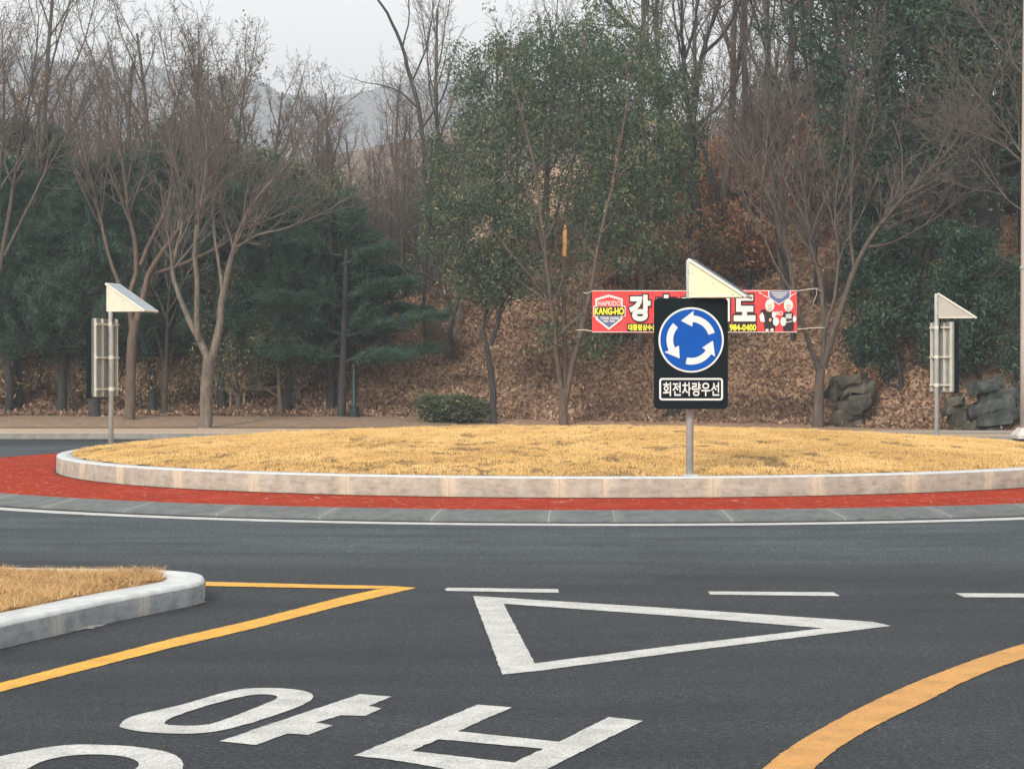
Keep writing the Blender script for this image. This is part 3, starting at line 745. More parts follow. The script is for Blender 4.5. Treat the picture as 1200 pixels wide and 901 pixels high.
def pine_meshes(seed, H, r, clear=2.3, spread=2.3):
    rng = np.random.RandomState(seed); out = []; C = []; D = []
    lean = rng.normal(0, .03, 2)
    zs = np.linspace(-.15, H, 12); tr = np.stack([lean[0]*zs + .05*np.sin(zs*.9+seed), lean[1]*zs + .05*np.cos(zs*.7), zs], 1)
    out.append((0, tr, np.linspace(r, r*.25, 12)))
    z = clear
    while z < H-.2:
        k = rng.randint(4, 7); a0 = rng.rand()*6.28; f = (z-clear)/(H-clear)
        for j in range(k):
            a = a0 + 6.28*j/k + rng.normal(0, .25); Lb = spread*(1-f)**.65*rng.uniform(.65, 1.15) + .25
            p = np.array([np.interp(z, zs, tr[:, 0]), np.interp(z, zs, tr[:, 1]), z + rng.normal(0, .1)])
            d = unit(np.array([math.cos(a), math.sin(a), rng.uniform(-.08, .3)])); pts = [p]
            for i in range(6):
                d = unit(d + rng.normal(0, .08, 3) + UP*.02); p = p + d*Lb/6; pts.append(p)
            P = np.array(pts); out.append((1, P, np.linspace(r*.28*(1-f*.6), .008, 7)))
            for s in range(2, 7):
                for e in range(3):
                    sd = tilt(d, math.radians(rng.uniform(35, 75)), 0 if rng.rand() < .5 else math.pi); sd = unit(sd*np.array([1, 1, .35]) + UP*.1)
                    Ls = (.28 + .5*(1-abs(s-4)/4))*rng.uniform(.6, 1.2)*(.6+.4*Lb/spread)
                    q = P[s] - (P[s]-P[s-1])*rng.rand()
                    out.append((2, np.array([q, q+sd*Ls*.5, q+sd*Ls + UP*.04]), np.array([.012, .01, .007])))
                    for u in np.linspace(.2, 1, 5): C.append(q+sd*Ls*u); D.append(unit(sd + UP*.35))
        z += rng.uniform(.32, .5)
    V, Q, tt = needles(rng, np.array(C), 7, .17, .010, np.array(D))
    return skel_mesh('trunk', out, [0, 1, 2]), mesh_np('crown', V, [Q], attr=tt)
def brush_meshes(seed, H, stems=9, leaf=None, **k):
    rng = np.random.RandomState(seed); S = S_bare(max=2, seg=[6, 4, 3], kids=[8, 5], t0=[.2, .15], ratio=[.45, .5], rmin=.005, ang=[(20, 50), (25, 60)]); S.update(k); out = []; tips = []
    for i in range(stems):
        a = rng.rand()*6.28; d = unit(np.array([math.cos(a)*.5*rng.rand(), math.sin(a)*.5*rng.rand(), 1]))
        grow(rng, np.array([math.cos(a)*.3*rng.rand(), math.sin(a)*.3*rng.rand(), -.1]), d, H*rng.uniform(.6, 1.1), .014, 0, S, out, tips)
    st = skel_mesh('stems', out, [0, 1, 2]); lf = None
    if leaf:
        C = np.array([t[-1] for t in tips] + [t[0] for t in tips]); V, Q, tt = leaf_cloud(rng, C, leaf[0], leaf[1], leaf[2], leaf[3]); lf = mesh_np('foliage', V, [Q], attr=tt)
    return st, lf

def plant(name, label, cat, loc, parts, group=None, rz=0, s=1.0):
    """parts: [(part name, mesh, material)]; a tree is an Empty that parents trunk and crown"""
    o = empty(name, loc, rz); o.scale = (s, s, s); tag(o, label, cat, group)
    for pn, me, mt in parts:
        if me is None: continue
        if not me.materials: me.materials.append(mt)
        c = bpy.data.objects.new(pn, me); COL.objects.link(c); c.parent = o
    return o
_rp = random.Random(5)
def stand(proto, places, label=None, group=None):
    """places: (photo column, depth, scale); the first moves the prototype, the others are copies"""
    out = []
    for i, (px, d, s) in enumerate(places):
        o = proto if i == 0 else copy_tree(proto)
        x = (px-600)/F*d; o.location = (x, d, TZ(x, d)); o.rotation_euler = (0, 0, _rp.uniform(0, 6.28)); o.scale = (s, s, s*_rp.uniform(.94, 1.08))
        if label: o['label'] = label
        if group: o['group'] = group
        out.append(o)
    return out

# trees whose stems follow the photo: limbs as (column, row, half width in px), at depth d
def smooth_limb(L, rng, d, amp, base_dy):
    L = np.array(L, float); n = len(L); t = np.linspace(0, n-1, max(5, (n-1)*3+1))
    px = np.interp(t, range(n), L[:, 0]); py = np.interp(t, range(n), L[:, 1]); r = np.interp(t, range(n), L[:, 2])
    for a in (px, py): a[1:-1] = .25*a[:-2] + .5*a[1:-1] + .25*a[2:]
    px[2:] += np.cumsum(rng.normal(0, .7, len(t)-2)) * .8
    dy = base_dy + np.linspace(0, amp, len(t))
    P = np.array([AT(x, y, d) for x, y in zip(px, py)]); P[:, 1] += dy; P[:, 0] *= P[:, 1]/d
    return P, r*d/F
def traced_tree(name, label, cat, base, d, limbs, seed, bark, twig, S, kidscale=1.0, leaf=None, leafmat=None, clumps=None, group=None, rs=.66, per=11):
    rng = np.random.RandomState(seed); out = []; tips = []
    org = AT(base[0], base[1], d); org[2] = min(org[2], TZ(org[0], d)+.4)
    for k, lb in enumerate(limbs):
        dep = rng.uniform(-1, 1)*1.5 if k else 0
        P, r = smooth_limb(lb, rng, d, dep, 0); P = P - org; r = r*rs
        if k == 0: P[0, 2] -= .25
        out.append((0 if k == 0 else 1, P, r))
        if k == 0 and len(limbs) > 1: continue
        Lg = np.linalg.norm(np.diff(P, axis=0), axis=1).sum(); ds = [unit(v) for v in np.gradient(P, axis=0)]
        S2 = dict(S); S2['kids'] = list(S['kids']); S2['kids'][1] = max(3, int(S['kids'][1]*Lg/3*kidscale)); S2['ratio'] = list(S['ratio']); S2['ratio'][1] = min(.9, S['ratio'][1]*3/Lg)
        children(rng, P, ds, r, Lg, 1, S2, out, tips)
        tips_d = unit(ds[-1]); grow(rng, P[-1], tips_d, 1.6, r[-1], 2, S2, out, tips)
    mx = max(l for l, _, _ in out)
    root = empty(name, org); tag(root, label, cat, group)
    obj('trunk', skel_mesh('trunk', out, [0, 1]), bark, root)
    obj('twigs', skel_mesh('twigs', out, list(range(2, mx+1))), twig, root)
    C = []
    if clumps:
        for cx, cy, rx, ry, n in clumps:
            v = rng.normal(0, 1, (n, 3)); v /= np.linalg.norm(v, axis=1, keepdims=True); v *= (rng.rand(n)**.45)[:, None]
            c = AT(cx, cy, d) - org
            C.append(c + v*np.array([rx*d/F, min(rx, ry)*d/F, ry*d/F]))
        C = np.concatenate(C)
    if leaf and leaf.get('tips'):
        T = np.array([t[-1] for t in tips]); T = T[rng.rand(len(T)) < leaf['tips']]; C = T if len(C) == 0 else np.concatenate([C, T])
    if len(C):
        V, Q, tt = leaf_cloud(rng, C, per, leaf['spread'], leaf['L'], leaf['W'], leaf.get('down', .5))
        obj('crown', mesh_np('crown', V, [Q], attr=tt), leafmat, root)
    return root, org, out

# ------------------------------------------------------------------ named trees
SB = S_bare(max=4, rmin=.0048, kids=[5, 6, 8, 5], t0=[.3, .42, .2, .1], trop=[.05, .06, .07, .05, .03], ang=[(20, 45), (14, 38), (22, 50), (25, 60)], ratio=[.5, .9, .5, .5])
D0 = 52.5
traced_tree('bare_tree', 'bare grey tree with pale forked trunk nearest the sidewalk left of the mound', 'tree', (241, 500), 52.0, [
    [(240,502,13), (241,490,11.5), (242,465,10.5), (244,440,10.5), (247,417,10)],
    [(246,425,8), (236,402,7), (222,375,5.5), (210,345,4.5), (204,320,4), (209,285,3.2), (217,250,2.6), (214,215,2), (205,180,1.5)],
    [(232,398,5.5), (230,370,5), (231,335,4.5), (228,300,4), (230,268,3.2), (240,225,2.4), (245,180,1.8), (238,130,1.2)],
    [(248,420,8), (257,390,7), (261,355,6), (268,322,5.5), (277,290,4.5), (288,258,3.6), (310,225,2.6), (345,190,1.8), (378,150,1.2)],
    [(262,350,4), (256,310,3.2), (249,270,2.6), (252,220,2), (262,160,1.5), (270,110,1)],
    [(277,290,3), (300,275,2.4), (335,268,1.8), (375,250,1.2)]], 11, M['barkpale'], M['twig'], SB)
traced_tree('bare_tree', 'bare tree with thick reddish scarred trunk just right of the left solar sign', 'tree', (152, 491), 54.5, [
    [(151,494,11), (153,470,9.5), (154,435,9), (156,405,8.8), (158,375,8)],
    [(155,385,6), (151,350,5), (160,320,4.6), (158,290,4), (150,250,3.4), (146,210,3), (138,160,2.4), (122,100,1.8), (104,40,1.2)],
    [(153,370,4), (140,335,3.8), (128,300,3.4), (118,260,3), (110,215,2.5), (103,170,2), (80,110,1.4)],
    [(160,375,7), (168,350,6), (172,325,5), (186,300,4.6), (204,278,4.2), (222,255,3.6), (240,225,3), (253,190,2.4), (262,150,1.8), (285,100,1.2)],
    [(165,310,4), (178,280,3.6), (195,250,3), (205,210,2.4), (200,160,1.8), (215,100,1.2)],
    [(174,322,3.6), (200,315,3.4), (235,300,3), (262,287,2.6), (290,265,2), (330,250,1.4)]], 12, M['barkred'], M['twig'], SB)
traced_tree('bare_tree', 'small bare tree with several thin stems between the two forked trunks', 'tree', (193, 487), 56, [
    [(193,490,6.5), (193,465,5.5), (194,435,5)],
    [(194,440,4), (188,410,3.2), (180,380,2.6), (176,340,2), (165,290,1.4)],
    [(195,440,4), (201,415,3), (210,395,2.4), (222,370,1.8), (240,330,1.2)],
    [(194,435,4), (196,400,3), (195,360,2.4), (200,300,1.6)]], 13, M['bark'], M['twiggrey'], SB)
# centre: many-stemmed evergreen holding the banner
CL = [(598,95,62,55,210), (590,155,70,60,230), (650,60,50,50,90), (725,70,75,70,240), (745,140,75,75,260), (690,150,45,60,80), (560,235,62,50,150), (610,255,50,45,90), (720,230,70,60,210), (780,215,45,60,110),
      (520,265,40,40,80), (560,318,48,36,110), (640,330,36,40,50), (740,290,60,40,120), (700,400,26,35,40), (645,390,24,30,25), (510,180,28,30,40)]
_, evorg, evout = traced_tree('evergreen_tree', 'tall many stemmed evergreen tree holding the left end of the red banner', 'tree', (660, 496), 53.2, [
    [(661,500,9), (660,480,8), (661,455,7.5)],
    [(659,465,5), (655,430,5), (652,390,4.5), (648,345,4), (641,300,3.4), (637,255,3), (632,205,2.6), (618,150,2), (600,95,1.4)],
    [(662,455,5), (661,410,4.6), (660,360,4.2), (660,300,3.6), (661,258,3.2), (666,215,3), (675,150,2.6), (680,80,2), (686,20,1.4)],
    [(663,470,5.5), (671,425,5), (683,385,4.6), (691,345,4.2), (698,305,3.6), (711,245,3), (724,185,2.4), (735,130,1.8)],
    [(676,410,3.6), (681,350,3.2), (684,300,2.8), (686,240,2.4), (695,170,1.8)],
    [(650,365,2.6), (630,335,2.2), (600,300,1.8), (565,255,1.4)],
    [(692,340,2.8), (720,320,2.4), (745,300,2), (780,270,1.4)],
    [(675,150,1.8), (690,125,1.5), (715,100,1.1)], [(637,255,2), (610,220,1.6), (580,165,1.2)]], 21, M['barkred'], M['twig'], S_bare(max=3, kids=[4, 5, 5, 3], ratio=[.5, .45, .5, .5]),
    .8, dict(spread=.16, L=.125, W=.043, down=.9, tips=.12), M['leafA'], [(a, b, c, e, int(n*.62)) for a, b, c, e, n in CL], per=25)
# the raw torn strip of wood on one of its stems
evg = [o for o in bpy.data.objects if o.get('label', '').startswith('tall many stemmed')][0]
P, rr_ = [(p, r) for l, p, r in evout if l == 1][1]
zc = EYE-(np.array([300, 262])-HY)*53.2/F - evorg[2]; o_ = np.argsort(P[:, 2]); zz = np.linspace(zc[0], zc[1], 7)
P = np.stack([np.interp(zz, P[o_, 2], P[o_, 0]), np.interp(zz, P[o_, 2], P[o_, 1])-.012, zz], 1); rr_ = np.interp(zz, np.linspace(zc[0], zc[1], 3), [.062, .072, .055])
Vt, Qt = tubes([(P, rr_)], 7); obj('torn_wood', mesh_np('torn_wood', Vt, [Qt], True), M['rawwood'], evg)
traced_tree('crooked_tree', 'small crooked dark trunked tree with a looped fork left of the banner', 'tree', (578, 497), 53.6, [
    [(578,501,7), (579,475,6), (578,450,5.8), (575,425,5.6), (571,405,5.2)],
    [(571,408,4), (566,388,3.6), (568,372,3.2), (572,360,3), (567,340,2.6), (560,315,2), (548,290,1.4)],
    [(575,405,4.2), (581,388,4), (584,370,3.6), (588,352,3.2), (596,330,2.8), (603,300,2.2), (598,265,1.6)],
    [(588,352,2.6), (605,338,2.2), (630,335,1.6), (650,340,1.2)], [(571,360,2.2), (555,352,1.9), (520,345,1.5), (495,330,1.1)]], 22, M['barkdark'], M['twigdark'], S_bare(max=3, kids=[4, 5, 5, 3], ratio=[.5, .45, .5, .5]),
    .7, dict(spread=.17, L=.16, W=.06, down=.3), M['leafC'], [(575,330,40,28,110), (560,300,35,25,60), (600,300,30,30,50)], per=10)
traced_tree('bare_tree', 'thin dark leaning trunk on the leafy slope left of the crooked tree', 'tree', (533, 446), 58.5, [
    [(536,452,6), (532,430,5), (529,410,4.6), (528,392,4.2), (532,372,3.6)],
    [(532,374,3), (526,352,2.6), (514,333,2.2), (500,320,1.8), (478,318,1.4), (450,330,1)],
    [(532,372,3), (540,345,2.4), (536,310,2), (525,270,1.5), (530,220,1)]], 23, M['barkdark'], M['twigdark'], S_bare(max=3, kids=[4, 5, 4, 3]))
# right: the bare tree that holds the right end of the banner
traced_tree('bare_tree', 'big bare spreading tree holding the right end of the red banner', 'tree', (960, 499), 52.5, [
    [(958,502,12), (959,485,10), (961,458,8.6), (963,432,8)],
    [(960,436,5.5), (951,408,4.4), (941,380,3.8), (934,350,3.4), (929,315,3), (921,275,2.7), (908,238,2.4), (888,205,2), (866,170,1.5), (850,120,1)],
    [(962,432,5.4), (966,400,5), (966,365,4.4), (962,325,3.8), (952,280,3.2), (945,230,2.6), (935,170,2), (930,100,1.3)],
    [(965,430,6.6), (974,400,6), (986,362,5.4), (999,325,4.8), (1012,295,4.2), (1030,268,3.6), (1052,243,3), (1080,215,2.4), (1110,185,1.7), (1140,140,1.2)],
    [(1001,320,3.6), (997,280,3.2), (999,230,2.7), (1001,175,2.2), (1008,110,1.6), (1015,60,1)],
    [(966,390,3.4), (978,350,3), (985,300,2.6), (978,250,2), (985,190,1.5)],
    [(934,350,2.6), (912,318,2.3), (895,280,2), (880,250,1.6), (868,215,1.1)],
    [(1015,290,3), (1045,285,2.4), (1085,262,1.9), (1120,235,1.3)], [(950,270,2.4), (925,225,2), (905,170,1.6), (895,110,1.1)]], 31, M['bark'], M['twig'], SB, 1.0)
traced_tree('bare_tree', 'slim straight bare tree behind the right part of the banner', 'tree', (930, 440), 57, [
    [(934,450,5), (930,400,4.6), (925,360,4.2), (918,310,3.6)], [(918,310,3), (905,260,2.6), (893,210,2.2), (880,150,1.8), (876,90,1.2)], [(918,312,3), (922,260,2.5), (918,200,2), (925,130,1.4)]], 32, M['barkdark'], M['twigdark'], SB)
# far left bare crowns
traced_tree('bare_tree', 'bare tree with many rising branches at the left edge of the view', 'tree', (-22, 488), 55, [
    [(-22,491,10), (-18,440,9), (-14,380,8)], [(-14,380,6), (0,320,5), (12,260,4), (22,200,3.2), (32,140,2.4), (45,70,1.6), (50,10,1)],
    [(-14,380,5), (-10,300,4), (-2,220,3), (5,140,2.2), (2,60,1.4)], [(5,300,3), (30,250,2.4), (55,200,1.9), (85,150,1.4), (105,100,1)], [(-5,330,3.4), (-25,250,2.6), (-20,160,1.9), (-10,70,1.2)]], 41, M['bark'], M['twig'], SB,
    1.0, dict(spread=.10, L=.10, W=.05, tips=.05), M['dryorange'], None, per=2)
traced_tree('bare_tree', 'dense twiggy tree with a few dry leaves behind the left forked trunks', 'tree', (262, 470), 61, [
    [(262,480,8), (262,420,7), (264,350,6.4)], [(264,350,5), (255,290,4.2), (248,230,3.4), (240,170,2.6), (232,110,1.6)], [(264,350,5), (272,280,4.2), (276,220,3.4), (280,160,2.4), (290,90,1.4)],
    [(266,320,3.8), (290,270,3), (310,220,2.4), (325,160,1.6)], [(260,320,3.6), (232,265,3), (212,210,2.4), (195,150,1.6)], [(270,250,2.8), (262,180,2.2), (258,100,1.4)]], 42, M['bark'], M['twig'],
    S_bare(max=4, kids=[5, 7, 7, 5], ratio=[.5, .55, .5, .55]), 1.1, dict(spread=.13, L=.13, W=.06, tips=.16), M['leafC'], None, per=3)
# tall leaning bare tree on the skyline and the dark forked one behind the evergreen
traced_tree('bare_tree', 'tall lone bare tree leaning left against the white sky', 'tree', (500, 250), 70, [
    [(503,260,5), (498,190,4.4), (492,130,4), (483,95,3.6), (470,50,3), (455,15,2.4), (436,-10,1.8)], [(483,95,2), (500,60,1.5), (505,20,1)], [(472,55,1.8), (480,20,1.3), (478,-20,.9)], [(492,130,2), (470,105,1.6), (440,95,1.1)], [(495,150,1.8), (520,115,1.4), (530,80,1)]], 51, M['barkdark'], M['twig'], S_bare(max=3, kids=[4, 5, 5, 3], ratio=[.5, .4, .5, .5]), .7)
traced_tree('bare_tree', 'dark forked bare tree rising behind the top of the central evergreen', 'tree', (775, 250), 64, [
    [(776,260,8), (774,190,7), (775,120,6.5), (770,75,6)], [(770,78,5), (750,40,4), (725,15,3.2), (700,-15,2.4)], [(772,70,5), (768,25,4), (775,-30,3)], [(775,110,3.5), (750,85,2.8), (715,70,2)], [(776,130,3.4), (800,80,2.8), (815,30,2), (822,-20,1.4)]], 52, M['barkdark'], M['twigdark'], S_bare(max=3, kids=[4, 5, 5, 3]))
traced_tree('bare_tree', 'bare tree with bent limbs on the slope above the sign', 'tree', (812, 260), 62, [
    [(806,270,7), (812,200,6.4), (812,130,6), (818,80,5.5)], [(818,85,4.6), (826,55,4), (838,25,3.2), (850,-10,2.4)], [(822,65,3.4), (850,45,2.8), (870,10,2)], [(815,110,3.2), (800,75,2.6), (790,30,1.8)], [(812,150,3.2), (840,130,2.4), (860,100,1.6)]], 53, M['barkdark'], M['twigdark'], S_bare(max=3, kids=[4, 5, 5, 3]))
# tree mostly outside the frame on the right: pale twigs reach in
traced_tree('bare_tree', 'pale barked bare tree reaching in at the right edge of the view', 'tree', (1290, 500), 47, [
    [(1290,505,12), (1285,430,11), (1278,350,10)], [(1278,350,7), (1255,280,5.5), (1225,220,4.2), (1195,175,3), (1165,130,2), (1135,95,1.3)], [(1278,350,6), (1265,250,5), (1250,160,4), (1230,80,3), (1210,10,2)],
    [(1255,280,4), (1215,255,3), (1185,235,2.2), (1150,190,1.6), (1120,160,1.1)], [(1250,160,3), (1215,110,2.2), (1180,60,1.6), (1150,20,1.1)], [(1235,240,3), (1200,190,2.2), (1170,165,1.8), (1130,150,1.2)]], 54, M['bark'], M['twig'], SB, .9, rs=.5)

# ------------------------------------------------------------------ pines at the left
pm = [pine_meshes(s, h, r_, c, sp) for s, h, r_, c, sp in ((61, 6.9, .15, 1.9, 2.2), (62, 6.2, .14, 1.8, 2.4), (63, 7.4, .17, 2.1, 2.3))]
PR = [plant('pine_tree', 'dark straight trunked pine in the row behind the sidewalk', 'tree', (0, 0, 0), [('trunk', a, M['barkdark']), ('crown', b, M['needle'])]) for a, b in pm]
def pines(p, places): stand(p, places, 'dark straight trunked pine in the row behind the sidewalk', 'pines in the row behind the left sidewalk')
pines(PR[0], [(8, 57.0, 1.0), (110, 56.3, .98), (197, 59, .95), (300, 57.5, .92), (389, 56.5, .88)])
pines(PR[1], [(21, 57.4, .9), (178, 57.0, .95), (258, 57.2, 1.0), (338, 56.6, .85), (-30, 60, 1.0)])
pines(PR[2], [(70, 56.8, .92), (140, 60.5, .95), (247, 61.0, .9), (315, 60, .85), (402, 58.0, .78), (45, 63, 1.0), (220, 64, .95)])
# low spreading pine whose boughs reach right over the slope
rng = np.random.RandomState(66); out = []; C = []; Dn = []
org = np.array([(404-600)/F*55.5, 55.5, 0]); org[2] = TZ(org[0], org[1])
out.append((0, np.array([AT(400+t*6, 492-t*200, 55.5)-org for t in np.linspace(0, 1, 8)]), np.linspace(.13, .06, 8))); out[0][1][0, 2] -= .2
for y0, y1, x1, dy in ((425, 410, 508, .4), (395, 372, 522, -.5), (372, 365, 500, .9), (350, 335, 475, -.2), (330, 318, 462, .7), (420, 416, 330, -.3), (392, 388, 322, .5), (360, 350, 330, -.8), (310, 296, 450, 0), (300, 290, 350, .4), (425, 420, 470, -1.1), (405, 395, 440, 1.3)):
    a = AT(402, y0, 55.5)-org; b = AT(x1, y1, 55.5)-org; b[1] += dy*1.5
    P = np.array([a+(b-a)*t + np.array([0, 0, .12*math.sin(t*3.1)]) + rng.normal(0, .04, 3)*(t > 0) for t in np.linspace(0, 1, 8)]); out.append((1, P, np.linspace(.05, .01, 8)))
    for s in np.linspace(1.2, 7, 44):
        q = P[int(min(s, 6))] + (P[min(int(s)+1, 7)]-P[int(min(s, 6))])*(s % 1); d = unit(b-a)
        sd = unit(d*.8 + np.array([0, rng.normal(0, .9), rng.normal(.0, .16)])); Ls = rng.uniform(.25, .6)
        out.append((2, np.array([q, q+sd*Ls*.5, q+sd*Ls]), np.array([.011, .009, .007])))
        for u in np.linspace(.2, 1, 6): C.append(q+sd*Ls*u); Dn.append(unit(sd+UP*.3))
V, Q, tt = needles(rng, np.array(C), 14, .18, .009, np.array(Dn))
o = plant('pine_tree', 'low pine whose flat boughs reach right over the leafy slope', 'tree', org, [('trunk', skel_mesh('trunk', out, [0, 1, 2]), M['barkdark']), ('crown', mesh_np('crown', V, [Q], attr=tt), M['needle'])])

# ------------------------------------------------------------------ broadleaf evergreens
ev = [evergreen_meshes(s, h, r_, per=10) for s, h, r_ in ((71, 9.5, .16), (72, 11.0, .18))]
evs = [evergreen_meshes(73, 5.0, .09, 11, .16, .06, .2, t0=[.05, .1, .2], kids=[15, 7, 5])]
PA = plant('evergreen_tree', 'x', 'tree', (0, 0, 0), [('trunk', ev[0][0], M['barkdark']), ('crown', ev[0][1], M['leafB'])])
PB = plant('evergreen_tree', 'x', 'tree', (0, 0, 0), [('trunk', ev[1][0], M['barkdark']), ('crown', ev[1][1], M['leafB'])])
PC = plant('evergreen_tree', 'x', 'tree', (0, 0, 0), [('trunk', evs[0][0], M['barkdark']), ('crown', evs[0][1], M['leafB'])])
LBR, GRR = 'dark glossy leaved evergreen tree above the rocks behind the right solar sign', 'evergreens above the rocks at the right'
stand(PA, [(1075, 55, 1.0), (1150, 54, 1.05), (1200, 56, 1.0), (1035, 60, .85)], LBR, GRR)
stand(PB, [(1112, 59.5, 1.15), (1180, 61, 1.15), (1085, 64, 1.15), (1240, 56, 1.1), (1145, 66, 1.1), (1050, 66, .95), (1062, 61, 1.15), (1130, 62.5, 1.25), (1205, 62.5, 1.2), (1165, 57, 1.15), (1052, 57.5, 1.15), (1097, 57, 1.3), (1140, 57.8, 1.3), (1187, 58.2, 1.3)], LBR, GRR)
stand(PC, [(1058, 53.2, .85), (1108, 52.6, .62), (1150, 52.2, .8), (1192, 51.6, .6), (1025, 56.5, .6)], 'low bushy evergreen hanging over the rocks behind the right solar sign', 'low evergreens over the rocks')
evm = evergreen_meshes(74, 8.5, .13, 9)
PD = plant('evergreen_tree', 'x', 'tree', (0, 0, 0), [('trunk', evm[0], M['bark']), ('crown', evm[1], M['leafA'])])
stand(PD, [(750, 57.5, .9), (705, 62, .85), (540, 61, .62), (638, 61, .8), (585, 64, .8)], 'leafy evergreen tree on the slope behind the banner and the many stemmed tree', 'evergreens on the slope behind the banner')
evo = evergreen_meshes(75, 5.6, .11, 8, .14, .05)
PE = plant('olive_tree', 'x', 'tree', (0, 0, 0), [('trunk', evo[0], M['bark']), ('crown', evo[1], M['leafC'])])
stand(PE, [(132, 57.8, .8), (282, 56.4, .72), (330, 56.0, .62), (40, 66, 1.1), (205, 64, 1.1), (355, 62, .9), (90, 64, .9), (300, 61, 1.0)], 'olive green bushy tree standing among the pines', 'olive green trees among the pines')

# ------------------------------------------------------------------ bare woodland on the slope and skyline
bm_ = [bare_tree_meshes(s, h, r_, kids=[9, 6, 5, 3], t0=[.35, .2, .15, .1], ang=[(12, 35), (18, 45), (25, 55), (25, 60)], ratio=[.42, .5, .5, .55]) for s, h, r_ in ((81, 11, .14), (82, 9.5, .11), (83, 12, .16), (84, 8, .09))]
PW = [plant('bare_tree', 'x', 'tree', (0, 0, 0), [('trunk', a, M['barkdark' if i % 2 else 'bark']), ('twigs', b, M['twig'])]) for i, (a, b) in enumerate(bm_)]
LW, GW = 'slender leafless tree of the woodland on the slope behind', 'leafless woodland trees on the slope'
rw = random.Random(9)
places = []
for px in range(800, 1200, 17): places.append((px + rw.uniform(-8, 8), rw.uniform(61, 76), rw.uniform(.75, 1.1)))
for px in range(470, 800, 26): places.append((px + rw.uniform(-10, 10), rw.uniform(60, 72), rw.uniform(.55, .8)))
for px in range(880, 1060, 40): places.append((px + rw.uniform(-8, 8), rw.uniform(57.5, 60), rw.uniform(.5, .7)))
for px in range(385, 505, 11): places.append((px + rw.uniform(-8, 8), rw.uniform(64, 78), rw.uniform(.38, .58)))
for i in range(4): stand(PW[i], places[i::4], LW, GW)
places = [(px + rw.uniform(-10, 10), rw.uniform(62, 80), rw.uniform(.7, 1.05) if px < 280 else rw.uniform(.45, .6)) for px in range(-30, 390, 21)] + [(px + rw.uniform(-10, 10), rw.uniform(66, 84), rw.uniform(.62, .9)) for px in range(40, 490, 20)]
PW2 = copy_tree(PW[0]); stand(PW2, places, 'slender leafless tree rising behind the left pines', 'leafless trees behind the left pines')

# undergrowth
br = [brush_meshes(s, h, n_) for s, h, n_ in ((91, 1.7, 10), (92, 2.3, 9))]
PU = [plant('brush_shrub', 'x', 'shrub', (0, 0, 0), [('stems', a, M['twig'])]) for a, b in br]
LU, GU = 'leafless brushwood shrub growing out of the leaf litter on the slope', 'leafless brushwood on the slope'
pl = [(rw.uniform(430, 1010), rw.uniform(57, 70), rw.uniform(.4, .95)) for _ in range(30)] + [(rw.uniform(330, 520), rw.uniform(66, 78), rw.uniform(1.3, 2.0)) for _ in range(34)] + [(rw.uniform(800, 1010), rw.uniform(65, 72), rw.uniform(1.0, 1.7)) for _ in range(18)]
for i in range(2): stand(PU[i], pl[i::2], LU, GU)
bd = brush_meshes(93, 1.7, 9, (3, .09, .13, .06))
PV = plant('dry_shrub', 'x', 'shrub', (0, 0, 0), [('stems', bd[0], M['twig']), ('foliage', bd[1], M['dryorange'])])
pl = [(rw.uniform(830, 960), rw.uniform(60, 67), rw.uniform(.8, 1.3)) for _ in range(20)] + [(rw.uniform(690, 830), rw.uniform(58, 66), rw.uniform(.6, 1.0)) for _ in range(7)] + [(rw.uniform(1000, 1180), rw.uniform(53, 58), rw.uniform(.5, .8)) for _ in range(7)]
stand(PV, pl, 'shrub with withered orange brown leaves on the slope', 'withered shrubs on the slope')
bt = brush_meshes(94, 1.25, 14, (3, .10, .14, .03))
PT = plant('dry_shrub', 'x', 'shrub', (0, 0, 0), [('stems', bt[0], M['twiggrey']), ('foliage', bt[1], M['tangrass'])])
pl = [(px + rw.uniform(-8, 8), rw.uniform(57.3, 60), rw.uniform(.8, 1.25)) for px in range(-10, 450, 12)]
stand(PT, pl, 'tan dry undergrowth clump on the bank behind the pines', 'tan undergrowth behind the pines')
bg = brush_meshes(95, .95, 20, (6, .10, .12, .045))
PG = plant('evergreen_shrub', 'low round dark green shrub at the foot of the slope left of the crooked trunk', 'shrub', (0, 0, 0), [('stems', bg[0], M['twigdark']), ('foliage', bg[1], M['leafC'])])
for i, (px, d, s, lb) in enumerate(((535, 53.8, 1.0, 'low round dark green shrub at the foot of the slope left of the crooked trunk'),)):
    o = stand(PG if i == 0 else copy_tree(PG), [(px, d, s)])[0]; o['label'] = lb; o.rotation_euler.z = 0; o.scale.x *= 1.55; o.scale.z *= .7

# leaf litter
rng = np.random.RandomState(15)
def litter(name, n, x0, x1, y0, y1, L, W, mat, label, fac=None):
    X = rng.uniform(x0, x1, n); Y = y0 + (y1-y0)*rng.rand(n)**1.25
    Z = terrain(X, Y)
    k = Y > np.interp(X, [-25, -3, 2, 8, 13, 25], [56.6, 55.6, 54.4, 53.5, 49.5, 48.8]) + rng.normal(0, .25, n)
    X, Y, Z = X[k], Y[k], Z[k]
    Cn = np.stack([X, Y, Z + .02 + .07*rng.rand(len(X))], 1)
    V, Q = leaf_quads(rng, Cn, L, W, 0, np.array([0, 0, .2]))
    t = np.clip(fbm(X*.8, Y*.8, 3)*.8 + .26*rng.randn(len(X)), 0, .88)
    tag(obj(name, mesh_np(name, V, [Q], attr=t), mat), label, 'leaf litter', kind='stuff')
litter('leaf_litter', 420000, -21, 23, 48.8, 71, .12, .066, M['dry'], 'fallen brown oak leaves covering the slope')

